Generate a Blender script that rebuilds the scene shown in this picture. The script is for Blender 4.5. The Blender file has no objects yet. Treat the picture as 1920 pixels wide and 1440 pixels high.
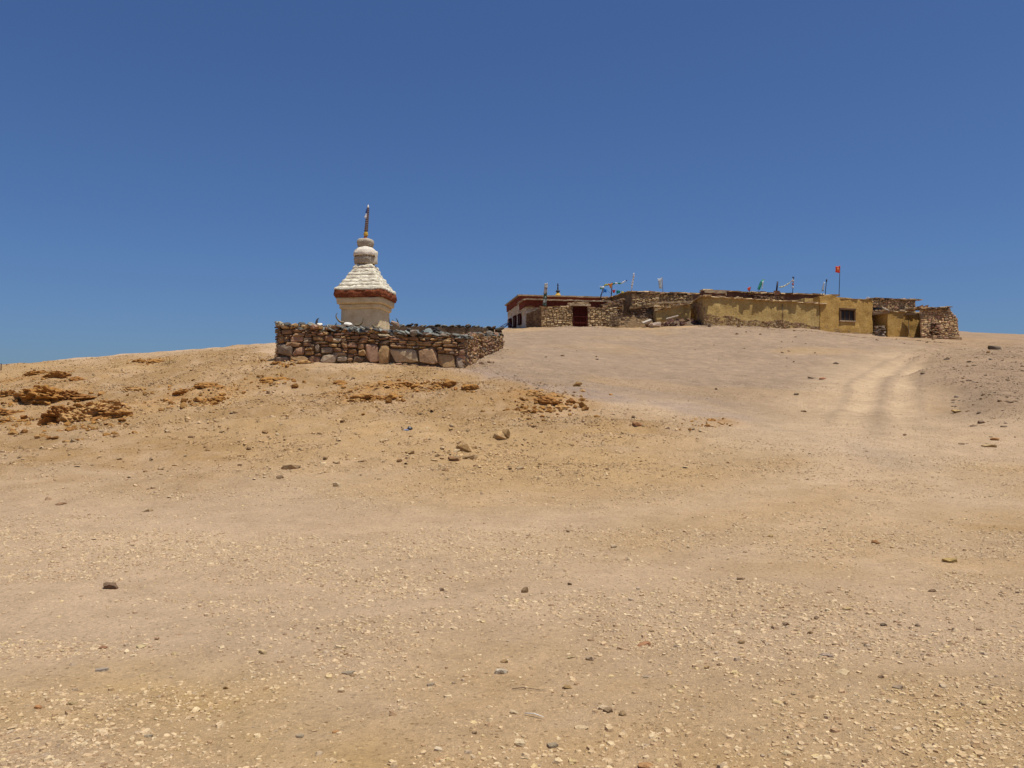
import bpy, bmesh, math, random
import numpy as np
from mathutils import Vector, Matrix, Euler

R = math.radians
scene = bpy.context.scene
C = scene.collection

# ------------------------------------------------------------------ camera, sky, sun, exposure
F = 1598.0                      # focal length in pixels of the 1920 px wide photograph
PITCH = R(2.15)
EYE = 1.6
cam_d = bpy.data.cameras.new('camera'); cam = bpy.data.objects.new('camera', cam_d); C.objects.link(cam)
cam.location = (0, 0, EYE); cam.rotation_euler = (R(90) + PITCH, 0, 0)
cam_d.sensor_width = 36; cam_d.lens = 36 * F / 1920; cam_d.clip_start = 0.05; cam_d.clip_end = 9000
scene.camera = cam

SUN_EL, SUN_AZ = R(73), R(127)     # azimuth clockwise from +Y (the view direction): right and a little behind the camera
world = bpy.data.worlds.new('World'); scene.world = world; world.use_nodes = True
wn = world.node_tree
bg = wn.nodes['Background']
sky = wn.nodes.new('ShaderNodeTexSky'); sky.sky_type = 'NISHITA'; sky.sun_disc = False
sky.sun_elevation = SUN_EL; sky.sun_rotation = SUN_AZ
sky.altitude = 0; sky.air_density = 1.0; sky.dust_density = 1.0; sky.ozone_density = 6.0
mul = wn.nodes.new('ShaderNodeMix'); mul.data_type = 'RGBA'; mul.blend_type = 'MULTIPLY'; mul.inputs[0].default_value = 1.0
mul.inputs[7].default_value = (0.60, 0.755, 1.0, 1)          # the camera's deep high-altitude blue
wn.links.new(sky.outputs['Color'], mul.inputs[6]); wn.links.new(mul.outputs[2], bg.inputs['Color']); bg.inputs['Strength'].default_value = 0.083
sun_d = bpy.data.lights.new('sun', 'SUN'); sun_d.energy = 4.9; sun_d.angle = R(0.53); sun_d.color = (1.0, 0.965, 0.905)
sun = bpy.data.objects.new('sun', sun_d); C.objects.link(sun)
sdir = Vector((math.sin(SUN_AZ) * math.cos(SUN_EL), math.cos(SUN_AZ) * math.cos(SUN_EL), math.sin(SUN_EL)))
sun.rotation_euler = sdir.to_track_quat('Z', 'Y').to_euler(); sun.location = (20, -10, 40)
vs = scene.view_settings
vs.view_transform = 'Standard'; vs.look = 'None'; vs.gamma = 1.0; vs.exposure = 0.0; vs.use_curve_mapping = False

# ------------------------------------------------------------------ small helpers
rng = random.Random(7)
nrng = np.random.default_rng(11)
cP, sP = math.cos(PITCH), math.sin(PITCH)
K = 1.15                        # the hamlet stands this much deeper than first paced out


def at(u, v, Y):
    """World point at depth Y seen along photograph pixel (u, v)."""
    xc = (u - 960) / F; yc = (720 - v) / F
    d = Y / (cP - yc * sP)
    return Vector((d * xc, Y, EYE + d * (sP + yc * cP)))


def _hash(ix, iy, iz, seed):
    h = (ix * 374761393 + iy * 668265263 + iz * 2147483647 + seed * 1274126177) & 0xFFFFFFFF
    h = ((h ^ (h >> 13)) * 1274126177) & 0xFFFFFFFF
    h = h ^ (h >> 16)
    return (h & 0xFFFF) / 65535.0


def noise3(x, y, z, seed=0):
    x = np.asarray(x, float); y = np.asarray(y, float); z = np.asarray(z, float)
    ix = np.floor(x).astype(np.int64); iy = np.floor(y).astype(np.int64); iz = np.floor(z).astype(np.int64)
    fx, fy, fz = x - ix, y - iy, z - iz
    fx = fx * fx * (3 - 2 * fx); fy = fy * fy * (3 - 2 * fy); fz = fz * fz * (3 - 2 * fz)
    r = 0
    for dx in (0, 1):
        for dy in (0, 1):
            for dz in (0, 1):
                w = (fx if dx else 1 - fx) * (fy if dy else 1 - fy) * (fz if dz else 1 - fz)
                r = r + w * _hash(ix + dx, iy + dy, iz + dz, seed)
    return r * 2 - 1


def noise2(x, y, seed=0):
    x = np.asarray(x, float); y = np.asarray(y, float)
    ix = np.floor(x).astype(np.int64); iy = np.floor(y).astype(np.int64)
    fx, fy = x - ix, y - iy
    fx = fx * fx * (3 - 2 * fx); fy = fy * fy * (3 - 2 * fy)
    z = np.zeros_like(ix)
    return 2 * ((_hash(ix, iy, z, seed) * (1 - fx) + _hash(ix + 1, iy, z, seed) * fx) * (1 - fy)
                + (_hash(ix, iy + 1, z, seed) * (1 - fx) + _hash(ix + 1, iy + 1, z, seed) * fx) * fy) - 1


def sstep(x, a, b):
    t = np.clip((np.asarray(x, float) - a) / (b - a), 0, 1)
    return t * t * (3 - 2 * t)


def mesh_np(name, V, faces, smooth=False, attr=None):
    """Mesh from an (n,3) array and an (m,3) or (m,4) face array; attr = per-vertex rgb."""
    me = bpy.data.meshes.new(name)
    V = np.asarray(V, np.float32); faces = np.asarray(faces, np.int32)
    k = faces.shape[1]
    me.vertices.add(len(V)); me.vertices.foreach_set('co', V.ravel())
    me.loops.add(faces.size); me.loops.foreach_set('vertex_index', faces.ravel())
    me.polygons.add(len(faces))
    me.polygons.foreach_set('loop_start', np.arange(0, faces.size, k, dtype=np.int32))
    me.polygons.foreach_set('use_smooth', np.full(len(faces), smooth))
    me.update(calc_edges=True)
    if attr is not None:
        a = me.color_attributes.new('tint', 'FLOAT_COLOR', 'POINT')
        rgba = np.ones((len(V), 4), np.float32); rgba[:, :3] = attr
        a.data.foreach_set('color', rgba.ravel())
    me.validate()
    return me


def link(name, me, mat=None, parent=None, loc=(0, 0, 0), rot=(0, 0, 0), scale=(1, 1, 1), color=None):
    """loc is in world space; a parent Empty is never rotated or scaled."""
    o = bpy.data.objects.new(name, me); C.objects.link(o)
    if mat is not None and len(me.materials) == 0:
        me.materials.append(mat)
    loc = Vector(loc)
    if parent is not None:
        o.parent = parent
        loc = loc - world_loc(parent)
    o.location = loc; o.rotation_euler = rot; o.scale = scale
    if color is not None:
        o.color = (color[0], color[1], color[2], 1)
    return o


def world_loc(o):
    p = Vector(o.location)
    while o.parent is not None:
        o = o.parent; p = p + Vector(o.location)
    return p


def tag(o, label, cat, group=None, kind=None):
    if label: o['label'] = label
    if cat: o['category'] = cat
    if group: o['group'] = group
    if kind: o['kind'] = kind
    return o


def thing(name, label, cat, loc, group=None):
    o = bpy.data.objects.new(name, None); C.objects.link(o); o.location = loc
    o.empty_display_size = 0.3
    return tag(o, label, cat, group)


def shade(c, a, b, r=None):
    f = (r or rng).uniform(a, b); return [x * f for x in c]


def lin(r, g, b):
    f = lambda c: c / 12.92 if c <= 0.04045 else ((c + 0.055) / 1.055) ** 2.4
    return (f(r / 255), f(g / 255), f(b / 255))

# ------------------------------------------------------------------ materials


class NT:
    def __init__(self, name, rough=0.9, spec=0.2):
        self.m = bpy.data.materials.new(name); self.m.use_nodes = True
        self.t = self.m.node_tree; self.b = self.t.nodes['Principled BSDF']
        self.b.inputs['Roughness'].default_value = rough
        self.b.inputs['Specular IOR Level'].default_value = spec
        self.geo = self.n('ShaderNodeNewGeometry')

    def n(self, kind, **kw):
        x = self.t.nodes.new(kind)
        for k, v in kw.items(): setattr(x, k, v)
        return x

    def l(self, a, b): self.t.links.new(a, b)

    def noise(self, scale, detail=4, rough=0.6, vec=None, stretch=None):
        x = self.n('ShaderNodeTexNoise'); x.inputs['Scale'].default_value = scale
        x.inputs['Detail'].default_value = detail; x.inputs['Roughness'].default_value = rough
        v = vec if vec is not None else self.geo.outputs['Position']
        if stretch:
            m = self.n('ShaderNodeVectorMath', operation='MULTIPLY'); m.inputs[1].default_value = stretch
            self.l(v, m.inputs[0]); v = m.outputs[0]
        self.l(v, x.inputs['Vector'])
        return x.outputs['Fac']

    def voro(self, scale, out='Color', vec=None, feature='F1', stretch=None):
        x = self.n('ShaderNodeTexVoronoi', feature=feature); x.inputs['Scale'].default_value = scale
        v = vec if vec is not None else self.geo.outputs['Position']
        if stretch:
            m = self.n('ShaderNodeVectorMath', operation='MULTIPLY'); m.inputs[1].default_value = stretch
            self.l(v, m.inputs[0]); v = m.outputs[0]
        self.l(v, x.inputs['Vector'])
        return x.outputs[out]

    def ramp(self, fac, stops):
        x = self.n('ShaderNodeValToRGB'); e = x.color_ramp.elements
        while len(e) < len(stops): e.new(0.5)
        for el, (p, c) in zip(e, stops):
            el.position = p
            el.color = (c, c, c, 1) if isinstance(c, (int, float)) else (c[0], c[1], c[2], 1)
        self.l(fac, x.inputs['Fac'])
        return x.outputs['Color']

    def mix(self, a, b, fac, mode='MIX'):
        x = self.n('ShaderNodeMix', data_type='RGBA', blend_type=mode)
        for sock, val in ((x.inputs[6], a), (x.inputs[7], b), (x.inputs[0], fac)):
            if isinstance(val, (int, float)): sock.default_value = val
            elif isinstance(val, tuple): sock.default_value = (val[0], val[1], val[2], 1)
            else: self.l(val, sock)
        return x.outputs[2]

    def math(self, op, a, b=0.0):
        x = self.n('ShaderNodeMath', operation=op)
        for sock, val in ((x.inputs[0], a), (x.inputs[1], b)):
            if isinstance(val, (int, float)): sock.default_value = val
            else: self.l(val, sock)
        return x.outputs[0]

    def bump(self, height, dist=0.02, strength=1.0):
        x = self.n('ShaderNodeBump'); x.inputs['Strength'].default_value = strength
        x.inputs['Distance'].default_value = dist
        self.l(height, x.inputs['Height']); self.l(x.outputs['Normal'], self.b.inputs['Normal'])

    def col(self, c):
        if isinstance(c, tuple): self.b.inputs['Base Color'].default_value = (c[0], c[1], c[2], 1)
        else: self.l(c, self.b.inputs['Base Color'])
        return self.m


def mat_tint(name, attr=True, rough=0.92, bumpd=0.01, nscale=14.0):
    """Stone coloured by its own tint (vertex tint of a joined mesh, or the object's colour)."""
    t = NT(name, rough, 0.05)
    if attr:
        a = t.n('ShaderNodeAttribute', attribute_name='tint', attribute_type='INSTANCER' if attr == 'inst' else 'GEOMETRY'); c = a.outputs['Color']
    else:
        a = t.n('ShaderNodeObjectInfo'); c = a.outputs['Color']
    n1 = t.noise(nscale, 5, 0.65); n2 = t.noise(nscale * 5, 3, 0.6)
    c = t.mix(c, t.ramp(n1, [(0.28, 0.55), (0.5, 1.0), (0.75, 1.35)]), 0.75, 'MULTIPLY')
    c = t.mix(c, t.ramp(n2, [(0.3, 0.75), (0.7, 1.2)]), 0.6, 'MULTIPLY')
    t.bump(t.math('ADD', t.math('MULTIPLY', n1, 1.0), t.math('MULTIPLY', n2, 0.4)), bumpd)
    return t.col(c)


M_STONE = mat_tint('stone', attr=False, bumpd=0.03, nscale=9)
M_MASON = mat_tint('masonry', attr=True, bumpd=0.03, nscale=8)
M_GRAVEL = mat_tint('gravel', attr='inst', bumpd=0.003, nscale=40)


def mat_ground():
    t = NT('ground', 0.97, 0.1)
    a = t.n('ShaderNodeAttribute', attribute_name='tint'); c = a.outputs['Color']
    big = t.noise(0.35, 5, 0.6); mid = t.noise(2.2, 5, 0.65); fine = t.noise(22, 4, 0.7); grit = t.noise(110, 3, 0.7)
    c = t.mix(c, t.ramp(big, [(0.3, (0.86, 0.84, 0.80)), (0.7, (1.1, 1.08, 1.06))]), 0.8, 'MULTIPLY')
    c = t.mix(c, t.ramp(mid, [(0.25, (0.80, 0.78, 0.74)), (0.55, (1, 1, 1)), (0.8, (1.14, 1.13, 1.12))]), 0.75, 'MULTIPLY')
    c = t.mix(c, t.ramp(fine, [(0.25, 0.72), (0.5, 1.0), (0.78, 1.22)]), 0.7, 'MULTIPLY')
    c = t.mix(c, t.ramp(grit, [(0.25, 0.7), (0.5, 1.0), (0.8, 1.25)]), 0.6, 'MULTIPLY')
    # little embedded chips
    vc = t.voro(38, 'Color', stretch=(1, 1, 0.3)); vd = t.voro(38, 'Distance', stretch=(1, 1, 0.3))
    sep = t.n('ShaderNodeSeparateColor'); t.l(vc, sep.inputs[0])
    chip = t.math('MULTIPLY', t.math('GREATER_THAN', sep.outputs[0], 0.62), t.math('LESS_THAN', vd, 0.42))
    c = t.mix(c, t.mix(c, t.ramp(sep.outputs[1], [(0.0, (0.6, 0.56, 0.5)), (0.35, (1.0, 1.0, 1.0)), (1.0, (1.35, 1.34, 1.3))]), 1.0, 'MULTIPLY'), chip)
    h = t.math('ADD', t.math('MULTIPLY', fine, 1.0), t.math('MULTIPLY', grit, 0.45))
    h = t.math('ADD', h, t.math('MULTIPLY', chip, 0.22))
    h = t.math('ADD', h, t.math('MULTIPLY', mid, 1.2))
    t.bump(h, 0.03)
    return t.col(c)


M_GROUND = mat_ground()


def mat_mud(name, base, dark, pale, stain=0.6):
    t = NT(name, 0.96, 0.1)
    n1 = t.noise(1.3, 5, 0.65); n2 = t.noise(9, 5, 0.7); st = t.noise(1.0, 4, 0.6, stretch=(3.2, 3.2, 0.35))
    straw = t.noise(30, 3, 0.7, stretch=(1, 1, 2.5))
    c = t.ramp(n1, [(0.3, dark), (0.52, base), (0.75, pale)])
    c = t.mix(c, t.ramp(n2, [(0.28, 0.6), (0.52, 1.0), (0.78, 1.28)]), 0.8, 'MULTIPLY')
    c = t.mix(c, t.ramp(st, [(0.3, 0.62), (0.55, 1.0)]), stain, 'MULTIPLY')
    c = t.mix(c, t.ramp(straw, [(0.3, 0.75), (0.7, 1.2)]), 0.6, 'MULTIPLY')
    t.bump(t.math('ADD', t.math('MULTIPLY', n2, 1.0), t.math('MULTIPLY', straw, 0.5)), 0.06)
    return t.col(c)


M_MUD = mat_mud('ochre_mud', (0.52, 0.355, 0.13), (0.45, 0.29, 0.10), (0.58, 0.41, 0.165), 0.4)
M_MUD2 = mat_mud('orange_mud', (0.54, 0.33, 0.10), (0.45, 0.26, 0.07), (0.62, 0.40, 0.14), 0.35)
M_EARTH = mat_mud('brown_mud', (0.30, 0.19, 0.095), (0.21, 0.125, 0.055), (0.40, 0.27, 0.145), 0.8)
M_ROOF = mat_mud('roof_mud', (0.43, 0.31, 0.19), (0.34, 0.24, 0.14), (0.52, 0.40, 0.26), 0.0)
M_REDMUD = mat_mud('red_brown_mud', (0.22, 0.105, 0.06), (0.15, 0.07, 0.04), (0.30, 0.16, 0.10), 0.6)
M_LIME = mat_mud('old_limewash', (0.70, 0.60, 0.47), (0.54, 0.44, 0.31), (0.78, 0.70, 0.58), 0.4)
M_CORE = mat_mud('wall_core', (0.17, 0.115, 0.07), (0.12, 0.08, 0.045), (0.23, 0.16, 0.10), 0.2)


def mat_plaster(name, base, dirt, amount):
    t = NT(name, 0.9, 0.15)
    n1 = t.noise(3.5, 6, 0.7); n2 = t.noise(22, 4, 0.7)
    c = t.ramp(n1, [(0.5 - amount, dirt), (0.56, base)])
    c = t.mix(c, t.ramp(n2, [(0.3, 0.72), (0.6, 1.08)]), 0.7, 'MULTIPLY')
    t.bump(t.math('ADD', n1, t.math('MULTIPLY', n2, 0.4)), 0.04)
    return t.col(c)


M_WHITE = mat_plaster('white_plaster', (0.76, 0.69, 0.52), (0.46, 0.39, 0.28), 0.16)
M_DOME = mat_plaster('weathered_plaster', (0.70, 0.62, 0.50), (0.52, 0.43, 0.32), 0.2)
M_CREAM = mat_plaster('cream_wash', (0.72, 0.59, 0.36), (0.58, 0.43, 0.22), 0.22)
M_STONEGREY = mat_plaster('bare_grey_stone', (0.44, 0.375, 0.285), (0.27, 0.22, 0.155), 0.3)


def mat_red(name, a, b, streak=True):
    t = NT(name, 0.9, 0.1)
    n1 = t.noise(18, 4, 0.7, stretch=(1, 1, 0.35)); n2 = t.noise(4, 4, 0.6)
    c = t.ramp(n1, [(0.3, b), (0.6, a), (0.82, (a[0] * 1.3, a[1] * 1.6, a[2] * 1.8))])
    c = t.mix(c, t.ramp(n2, [(0.3, 0.7), (0.6, 1.1)]), 0.6, 'MULTIPLY')
    t.bump(n1, 0.04)
    return t.col(c)


M_RED = mat_red('red_band', (0.27, 0.085, 0.035), (0.15, 0.04, 0.018))
M_MAROON = mat_red('maroon_band', (0.23, 0.055, 0.028), (0.12, 0.028, 0.014))
M_DOOR = mat_red('red_wood', (0.075, 0.015, 0.009), (0.045, 0.009, 0.006))


def mat_plain(name, c, rough=0.7, spec=0.3, metal=0.0, var=0.25, nscale=20):
    t = NT(name, rough, spec); t.b.inputs['Metallic'].default_value = metal
    n = t.noise(nscale, 4, 0.6)
    cc = t.mix(tuple(c), t.ramp(n, [(0.3, 1 - var), (0.7, 1 + var)]), 1.0, 'MULTIPLY')
    t.bump(n, 0.004)
    return t.col(cc)


M_WOOD = mat_plain('weathered_wood', (0.20, 0.13, 0.075), nscale=9)
M_PALEWOOD = mat_plain('sun_bleached_wood', (0.48, 0.40, 0.30))
M_DARK = mat_plain('dark_painted_pole', (0.035, 0.03, 0.045))
M_GOLD = mat_plain('yellow_ochre_paint', (0.55, 0.33, 0.04))
M_BONE = mat_plain('bleached_bone', (0.72, 0.67, 0.56))
M_HORN = mat_plain('horn', (0.17, 0.13, 0.06), 0.45, 0.4)
M_HORN_D = mat_plain('dark_horn', (0.05, 0.045, 0.04), 0.45, 0.4)
M_STEEL = mat_plain('blue_painted_steel', (0.04, 0.07, 0.16), 0.5, 0.4)
M_GLASS = mat_plain('dusty_dark_glass', (0.03, 0.024, 0.022), 0.5, 0.2)
M_STRAW = mat_plain('dry_straw', (0.46, 0.32, 0.13))
M_TWIG = mat_plain('dry_brush', (0.15, 0.095, 0.055))


def mat_cloth():
    t = NT('cloth', 0.9, 0.1)
    a = t.n('ShaderNodeObjectInfo'); n = t.noise(12, 3, 0.6)
    c = t.mix(a.outputs['Color'], t.ramp(n, [(0.3, 0.8), (0.7, 1.15)]), 0.7, 'MULTIPLY')
    return t.col(c)


M_CLOTH = mat_cloth()

# ------------------------------------------------------------------ the terrain as one height function
ctrl = []
for X in (-40, -20, -9, 0, 9, 20, 40):
    ctrl += [(X, -12, -0.25), (X, 0, -0.02), (X, 6, 0.01), (X, 10.5, 0.09)]
for X in (-30, -16, -6, 4, 14, 26):
    ctrl.append((X, 15, 0.42 - 0.004 * X))


def cp(u, *pairs):
    for Y, v in pairs:
        p = at(u, v, Y); ctrl.append((p.x, p.y, p.z))


cp(-350, (20, 850), (30, 765), (38, 730), (48, 750), (60, 770))
cp(0, (20, 833), (27, 757), (33, 711), (38, 688), (46, 696), (60, 725), (80, 760))
cp(250, (20, 824), (27, 748), (34, 692), (41, 668), (50, 674), (66, 700), (85, 735))
cp(500, (20, 816), (26, 738), (36, 657), (44, 646), (54, 652), (70, 680), (90, 715))
cp(515, (31.3, 673))
cp(700, (20, 812), (25, 742), (30.6, 682), (36, 655), (41, 643), (52, 632), (62, 640), (80, 670))
cp(874, (30, 691), (21, 806))
cp(950, (20, 817), (30, 697), (39, 650), (52, 627), (63, 617), (72, 618), (84, 634), (100, 665))
cp(1080, (30, 706), (40, 656), (52, 627), (61, 611.5), (72, 610), (84, 628))
cp(1200, (20, 824), (30, 722), (40, 664), (50, 634), (60, 613), (70, 607), (84, 625), (100, 650))
cp(1330, (30, 731), (40, 672), (50, 634), (57.5, 610), (66, 603), (84, 622))
cp(1450, (20, 829), (30, 738), (40, 680), (50, 640), (59, 617), (66, 606), (84, 618), (100, 640))
cp(1560, (30, 741), (40, 686), (50, 645), (61, 625), (70, 610))
cp(1640, (20, 833), (30, 742), (40, 688), (50, 652), (62, 631), (72, 615), (90, 612), (110, 632))
cp(1800, (20, 837), (30, 745), (40, 688), (50, 655), (58, 642), (70, 630), (85, 624), (100, 622), (120, 640))
cp(1920, (20, 838), (30, 745), (40, 683), (48, 655), (56, 645), (70, 636), (85, 631), (98, 629), (120, 650))
cp(2200, (20, 838), (30, 745), (42, 672), (52, 650), (75, 645), (98, 642), (120, 660))
ctrl = np.array(ctrl)


def _tpsk(r2):
    return 0.5 * r2 * np.log(r2 + 1e-9)


def _solve():
    n = len(ctrl); P = ctrl[:, :2]
    d2 = ((P[:, None, :] - P[None, :, :]) ** 2).sum(2)
    A = np.zeros((n + 3, n + 3)); A[:n, :n] = _tpsk(d2) + np.eye(n) * 6.0
    A[:n, n] = 1; A[:n, n + 1:] = P; A[n, :n] = 1; A[n + 1:, :n] = P.T
    return np.linalg.solve(A, np.concatenate([ctrl[:, 2], np.zeros(3)]))


TPS = _solve()


def base_z(X, Y):
    X = np.asarray(X, float).ravel(); Y = np.asarray(Y, float).ravel()
    out = np.empty(len(X)); n = len(ctrl)
    for i in range(0, len(X), 60000):
        x = X[i:i + 60000]; y = Y[i:i + 60000]
        xc = np.clip(x, -75, 85); yc = np.clip(y, -25, 125)
        d2 = (xc[:, None] - ctrl[:, 0]) ** 2 + (yc[:, None] - ctrl[:, 1]) ** 2
        z = _tpsk(d2) @ TPS[:n] + TPS[n] + xc * TPS[n + 1] + yc * TPS[n + 2]
        d = np.sqrt((x - xc) ** 2 + (y - yc) ** 2)
        z = z - 0.05 * d * sstep(d, 0, 60)
        out[i:i + 60000] = np.where(d > 0, np.maximum(z, -60), z)
    return out


def seg_dist(X, Y, pts):
    best = np.full(len(X), 1e9)
    for (x0, y0), (x1, y1) in zip(pts[:-1], pts[1:]):
        dx, dy = x1 - x0, y1 - y0; L = dx * dx + dy * dy
        t = np.clip(((X - x0) * dx + (Y - y0) * dy) / L, 0, 1)
        best = np.minimum(best, np.hypot(X - x0 - t * dx, Y - y0 - t * dy))
    return best


_YS = np.geomspace(2.5, 130, 420)


def hit0(u, v, fn):
    """Where the sight line through (u, v) meets the ground."""
    p0 = at(u, v, 1.0); dx, dz = p0.x, p0.z - EYE
    z = base_z(dx * _YS, _YS) - (EYE + dz * _YS); off = 0.0
    for it in range(2 if fn is not base_z else 1):
        up = np.nonzero(z + off > 0)[0]
        i = up[0] if len(up) else len(_YS) - 1
        y = _YS[i]
        if i:
            za, zb = z[i - 1] + off, z[i] + off
            y = _YS[i - 1] + (_YS[i] - _YS[i - 1]) * (-za / (zb - za) if zb > za else 1)
        if fn is not base_z and it < 1:
            off = float((fn(np.array([dx * y]), np.array([y])) - base_z(np.array([dx * y]), np.array([y])))[0])
    return float(dx * y), float(y)


line = lambda pix: [hit0(u, v, base_z) for u, v in pix]
RUT_W = line([(1770, 655), (1700, 666), (1645, 686), (1600, 718), (1570, 755), (1545, 795), (1490, 825), (1430, 845)])        # broad worn side of the track
RUT_L = line([(1785, 653), (1725, 666), (1668, 690), (1630, 722), (1617, 758), (1600, 800), (1565, 845), (1510, 910)])
RUT_R = line([(1815, 651), (1752, 666), (1706, 698), (1688, 735), (1685, 775), (1698, 835), (1740, 882), (1810, 940)])
RUT_M = line([(1800, 652), (1738, 667), (1690, 694), (1658, 728), (1650, 768), (1648, 818)])
FAN = line([(1600, 800), (1450, 772), (1300, 740), (1150, 690), (1080, 650), (1085, 618)])
STREAK = line([(890, 696), (990, 722), (1150, 748), (1300, 770), (1450, 797), (1590, 838), (1700, 868)])
SWATH = line([(-50, 1010), (300, 1000), (700, 1020), (1000, 985), (1400, 930), (1640, 880), (1760, 790)])
SWATH2 = line([(700, 1120), (1000, 1130), (1300, 1060), (1550, 980), (1920, 900)])
OCHRE = [hit0(u, v, base_z) for u, v in ((1250, 885), (1330, 905), (1120, 840), (1420, 960), (1700, 1010))]
OUTCROPS = []   # filled below: (x, y, radius, lift)
for u, v, r, lf in ((165, 772, 1.3, .22), (85, 742, .9, .14), (370, 742, .9, .16), (45, 712, .8, .1), (700, 738, 1.0, .14), (745, 722, .7, .12),
                    (845, 724, .5, .1), (1020, 752, 1.0, .14), (1345, 795, .5, .06), (285, 678, .7, .08)):
    x, y = hit0(u, v, base_z); OUTCROPS.append((x, y, r, lf))


def bank_mask(X, Y):
    w = 1.6 * noise2(X / 3.0, Y / 3.0, 31)
    lim = 31 + 9 * (1 - sstep(X, -13, -8))
    return sstep(Y + w, 11.5, 20) * (1 - sstep((Y + w) / lim, 0.93, 1.06)) * (1 - sstep(X + w * 1.5 - 0.34 * (24 - Y), -1.0, 5.5))


def rough_mask(X, Y):
    """Stony rise at the right edge."""
    w = 1.3 * noise2(X / 3.0, Y / 3.0, 37)
    return sstep(X + w - 0.42 * Y, 1.6, 3.6) * sstep(Y, 20, 26)


def gz(X, Y):
    shape = np.shape(X)
    X = np.asarray(X, float).ravel(); Y = np.asarray(Y, float).ravel()
    z = base_z(X, Y)
    far = sstep(np.abs(Y), 12, 24)
    bm = bank_mask(X, Y)
    z += (0.03 + 0.07 * far) * noise2(X / 4.3, Y / 4.3, 1) + (0.018 + 0.05 * far) * noise2(X / 1.3, Y / 1.3, 2)
    z += 0.35 * rough_mask(X, Y) * (1 - sstep(Y, 38, 47))
    z += (0.010 + 0.022 * bm + 0.014 * far) * noise2(X / 0.42, Y / 0.42, 3) + (0.005 + 0.014 * bm) * noise2(X / 0.14, Y / 0.14, 4)
    z += 0.12 * bm * noise2(X / 1.8, Y / 0.9, 5) + 0.05 * bm * np.abs(noise2(X / 0.55, Y / 0.35, 9))
    near = np.abs(Y) < 16
    z[near] += 0.0028 * noise2(X[near] / 0.05, Y[near] / 0.05, 6) + 0.010 * noise2(X[near] / 0.9, Y[near] / 0.16, 15) * noise2(X[near] / 1.7, Y[near] / 1.7, 16) + 0.007 * noise2(X[near] / .22, Y[near] / .22, 17)
    n8 = noise2(X / 0.3, Y / 0.3, 8)
    for x, y, r, lf in OUTCROPS:
        d2 = ((X - x) ** 2 + ((Y - y) * 1.3) ** 2) / (r * r)
        g = np.exp(-d2)
        z += lf * g + g * 0.10 * n8
    m = (Y > 15) & (Y < 70) & (X > 3)
    if m.any():
        xm, ym = X[m], Y[m]
        dl = np.minimum(seg_dist(xm, ym, RUT_L), seg_dist(xm, ym, RUT_R))
        dm = seg_dist(xm, ym, RUT_M)
        z[m] += sstep(ym, 19, 28) * (-0.045 * np.exp(-(dl / 0.30) ** 2) + 0.035 * np.exp(-((dl - 0.6) / 0.2) ** 2) * (1 + .6 * noise2(xm / .5, ym / .5, 14)))
    return z.reshape(shape)


def g1(x, y): return float(gz(np.array([x]), np.array([y]))[0])


def hit(u, v):
    x, y = hit0(u, v, gz)
    return Vector((x, y, g1(x, y)))


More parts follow.
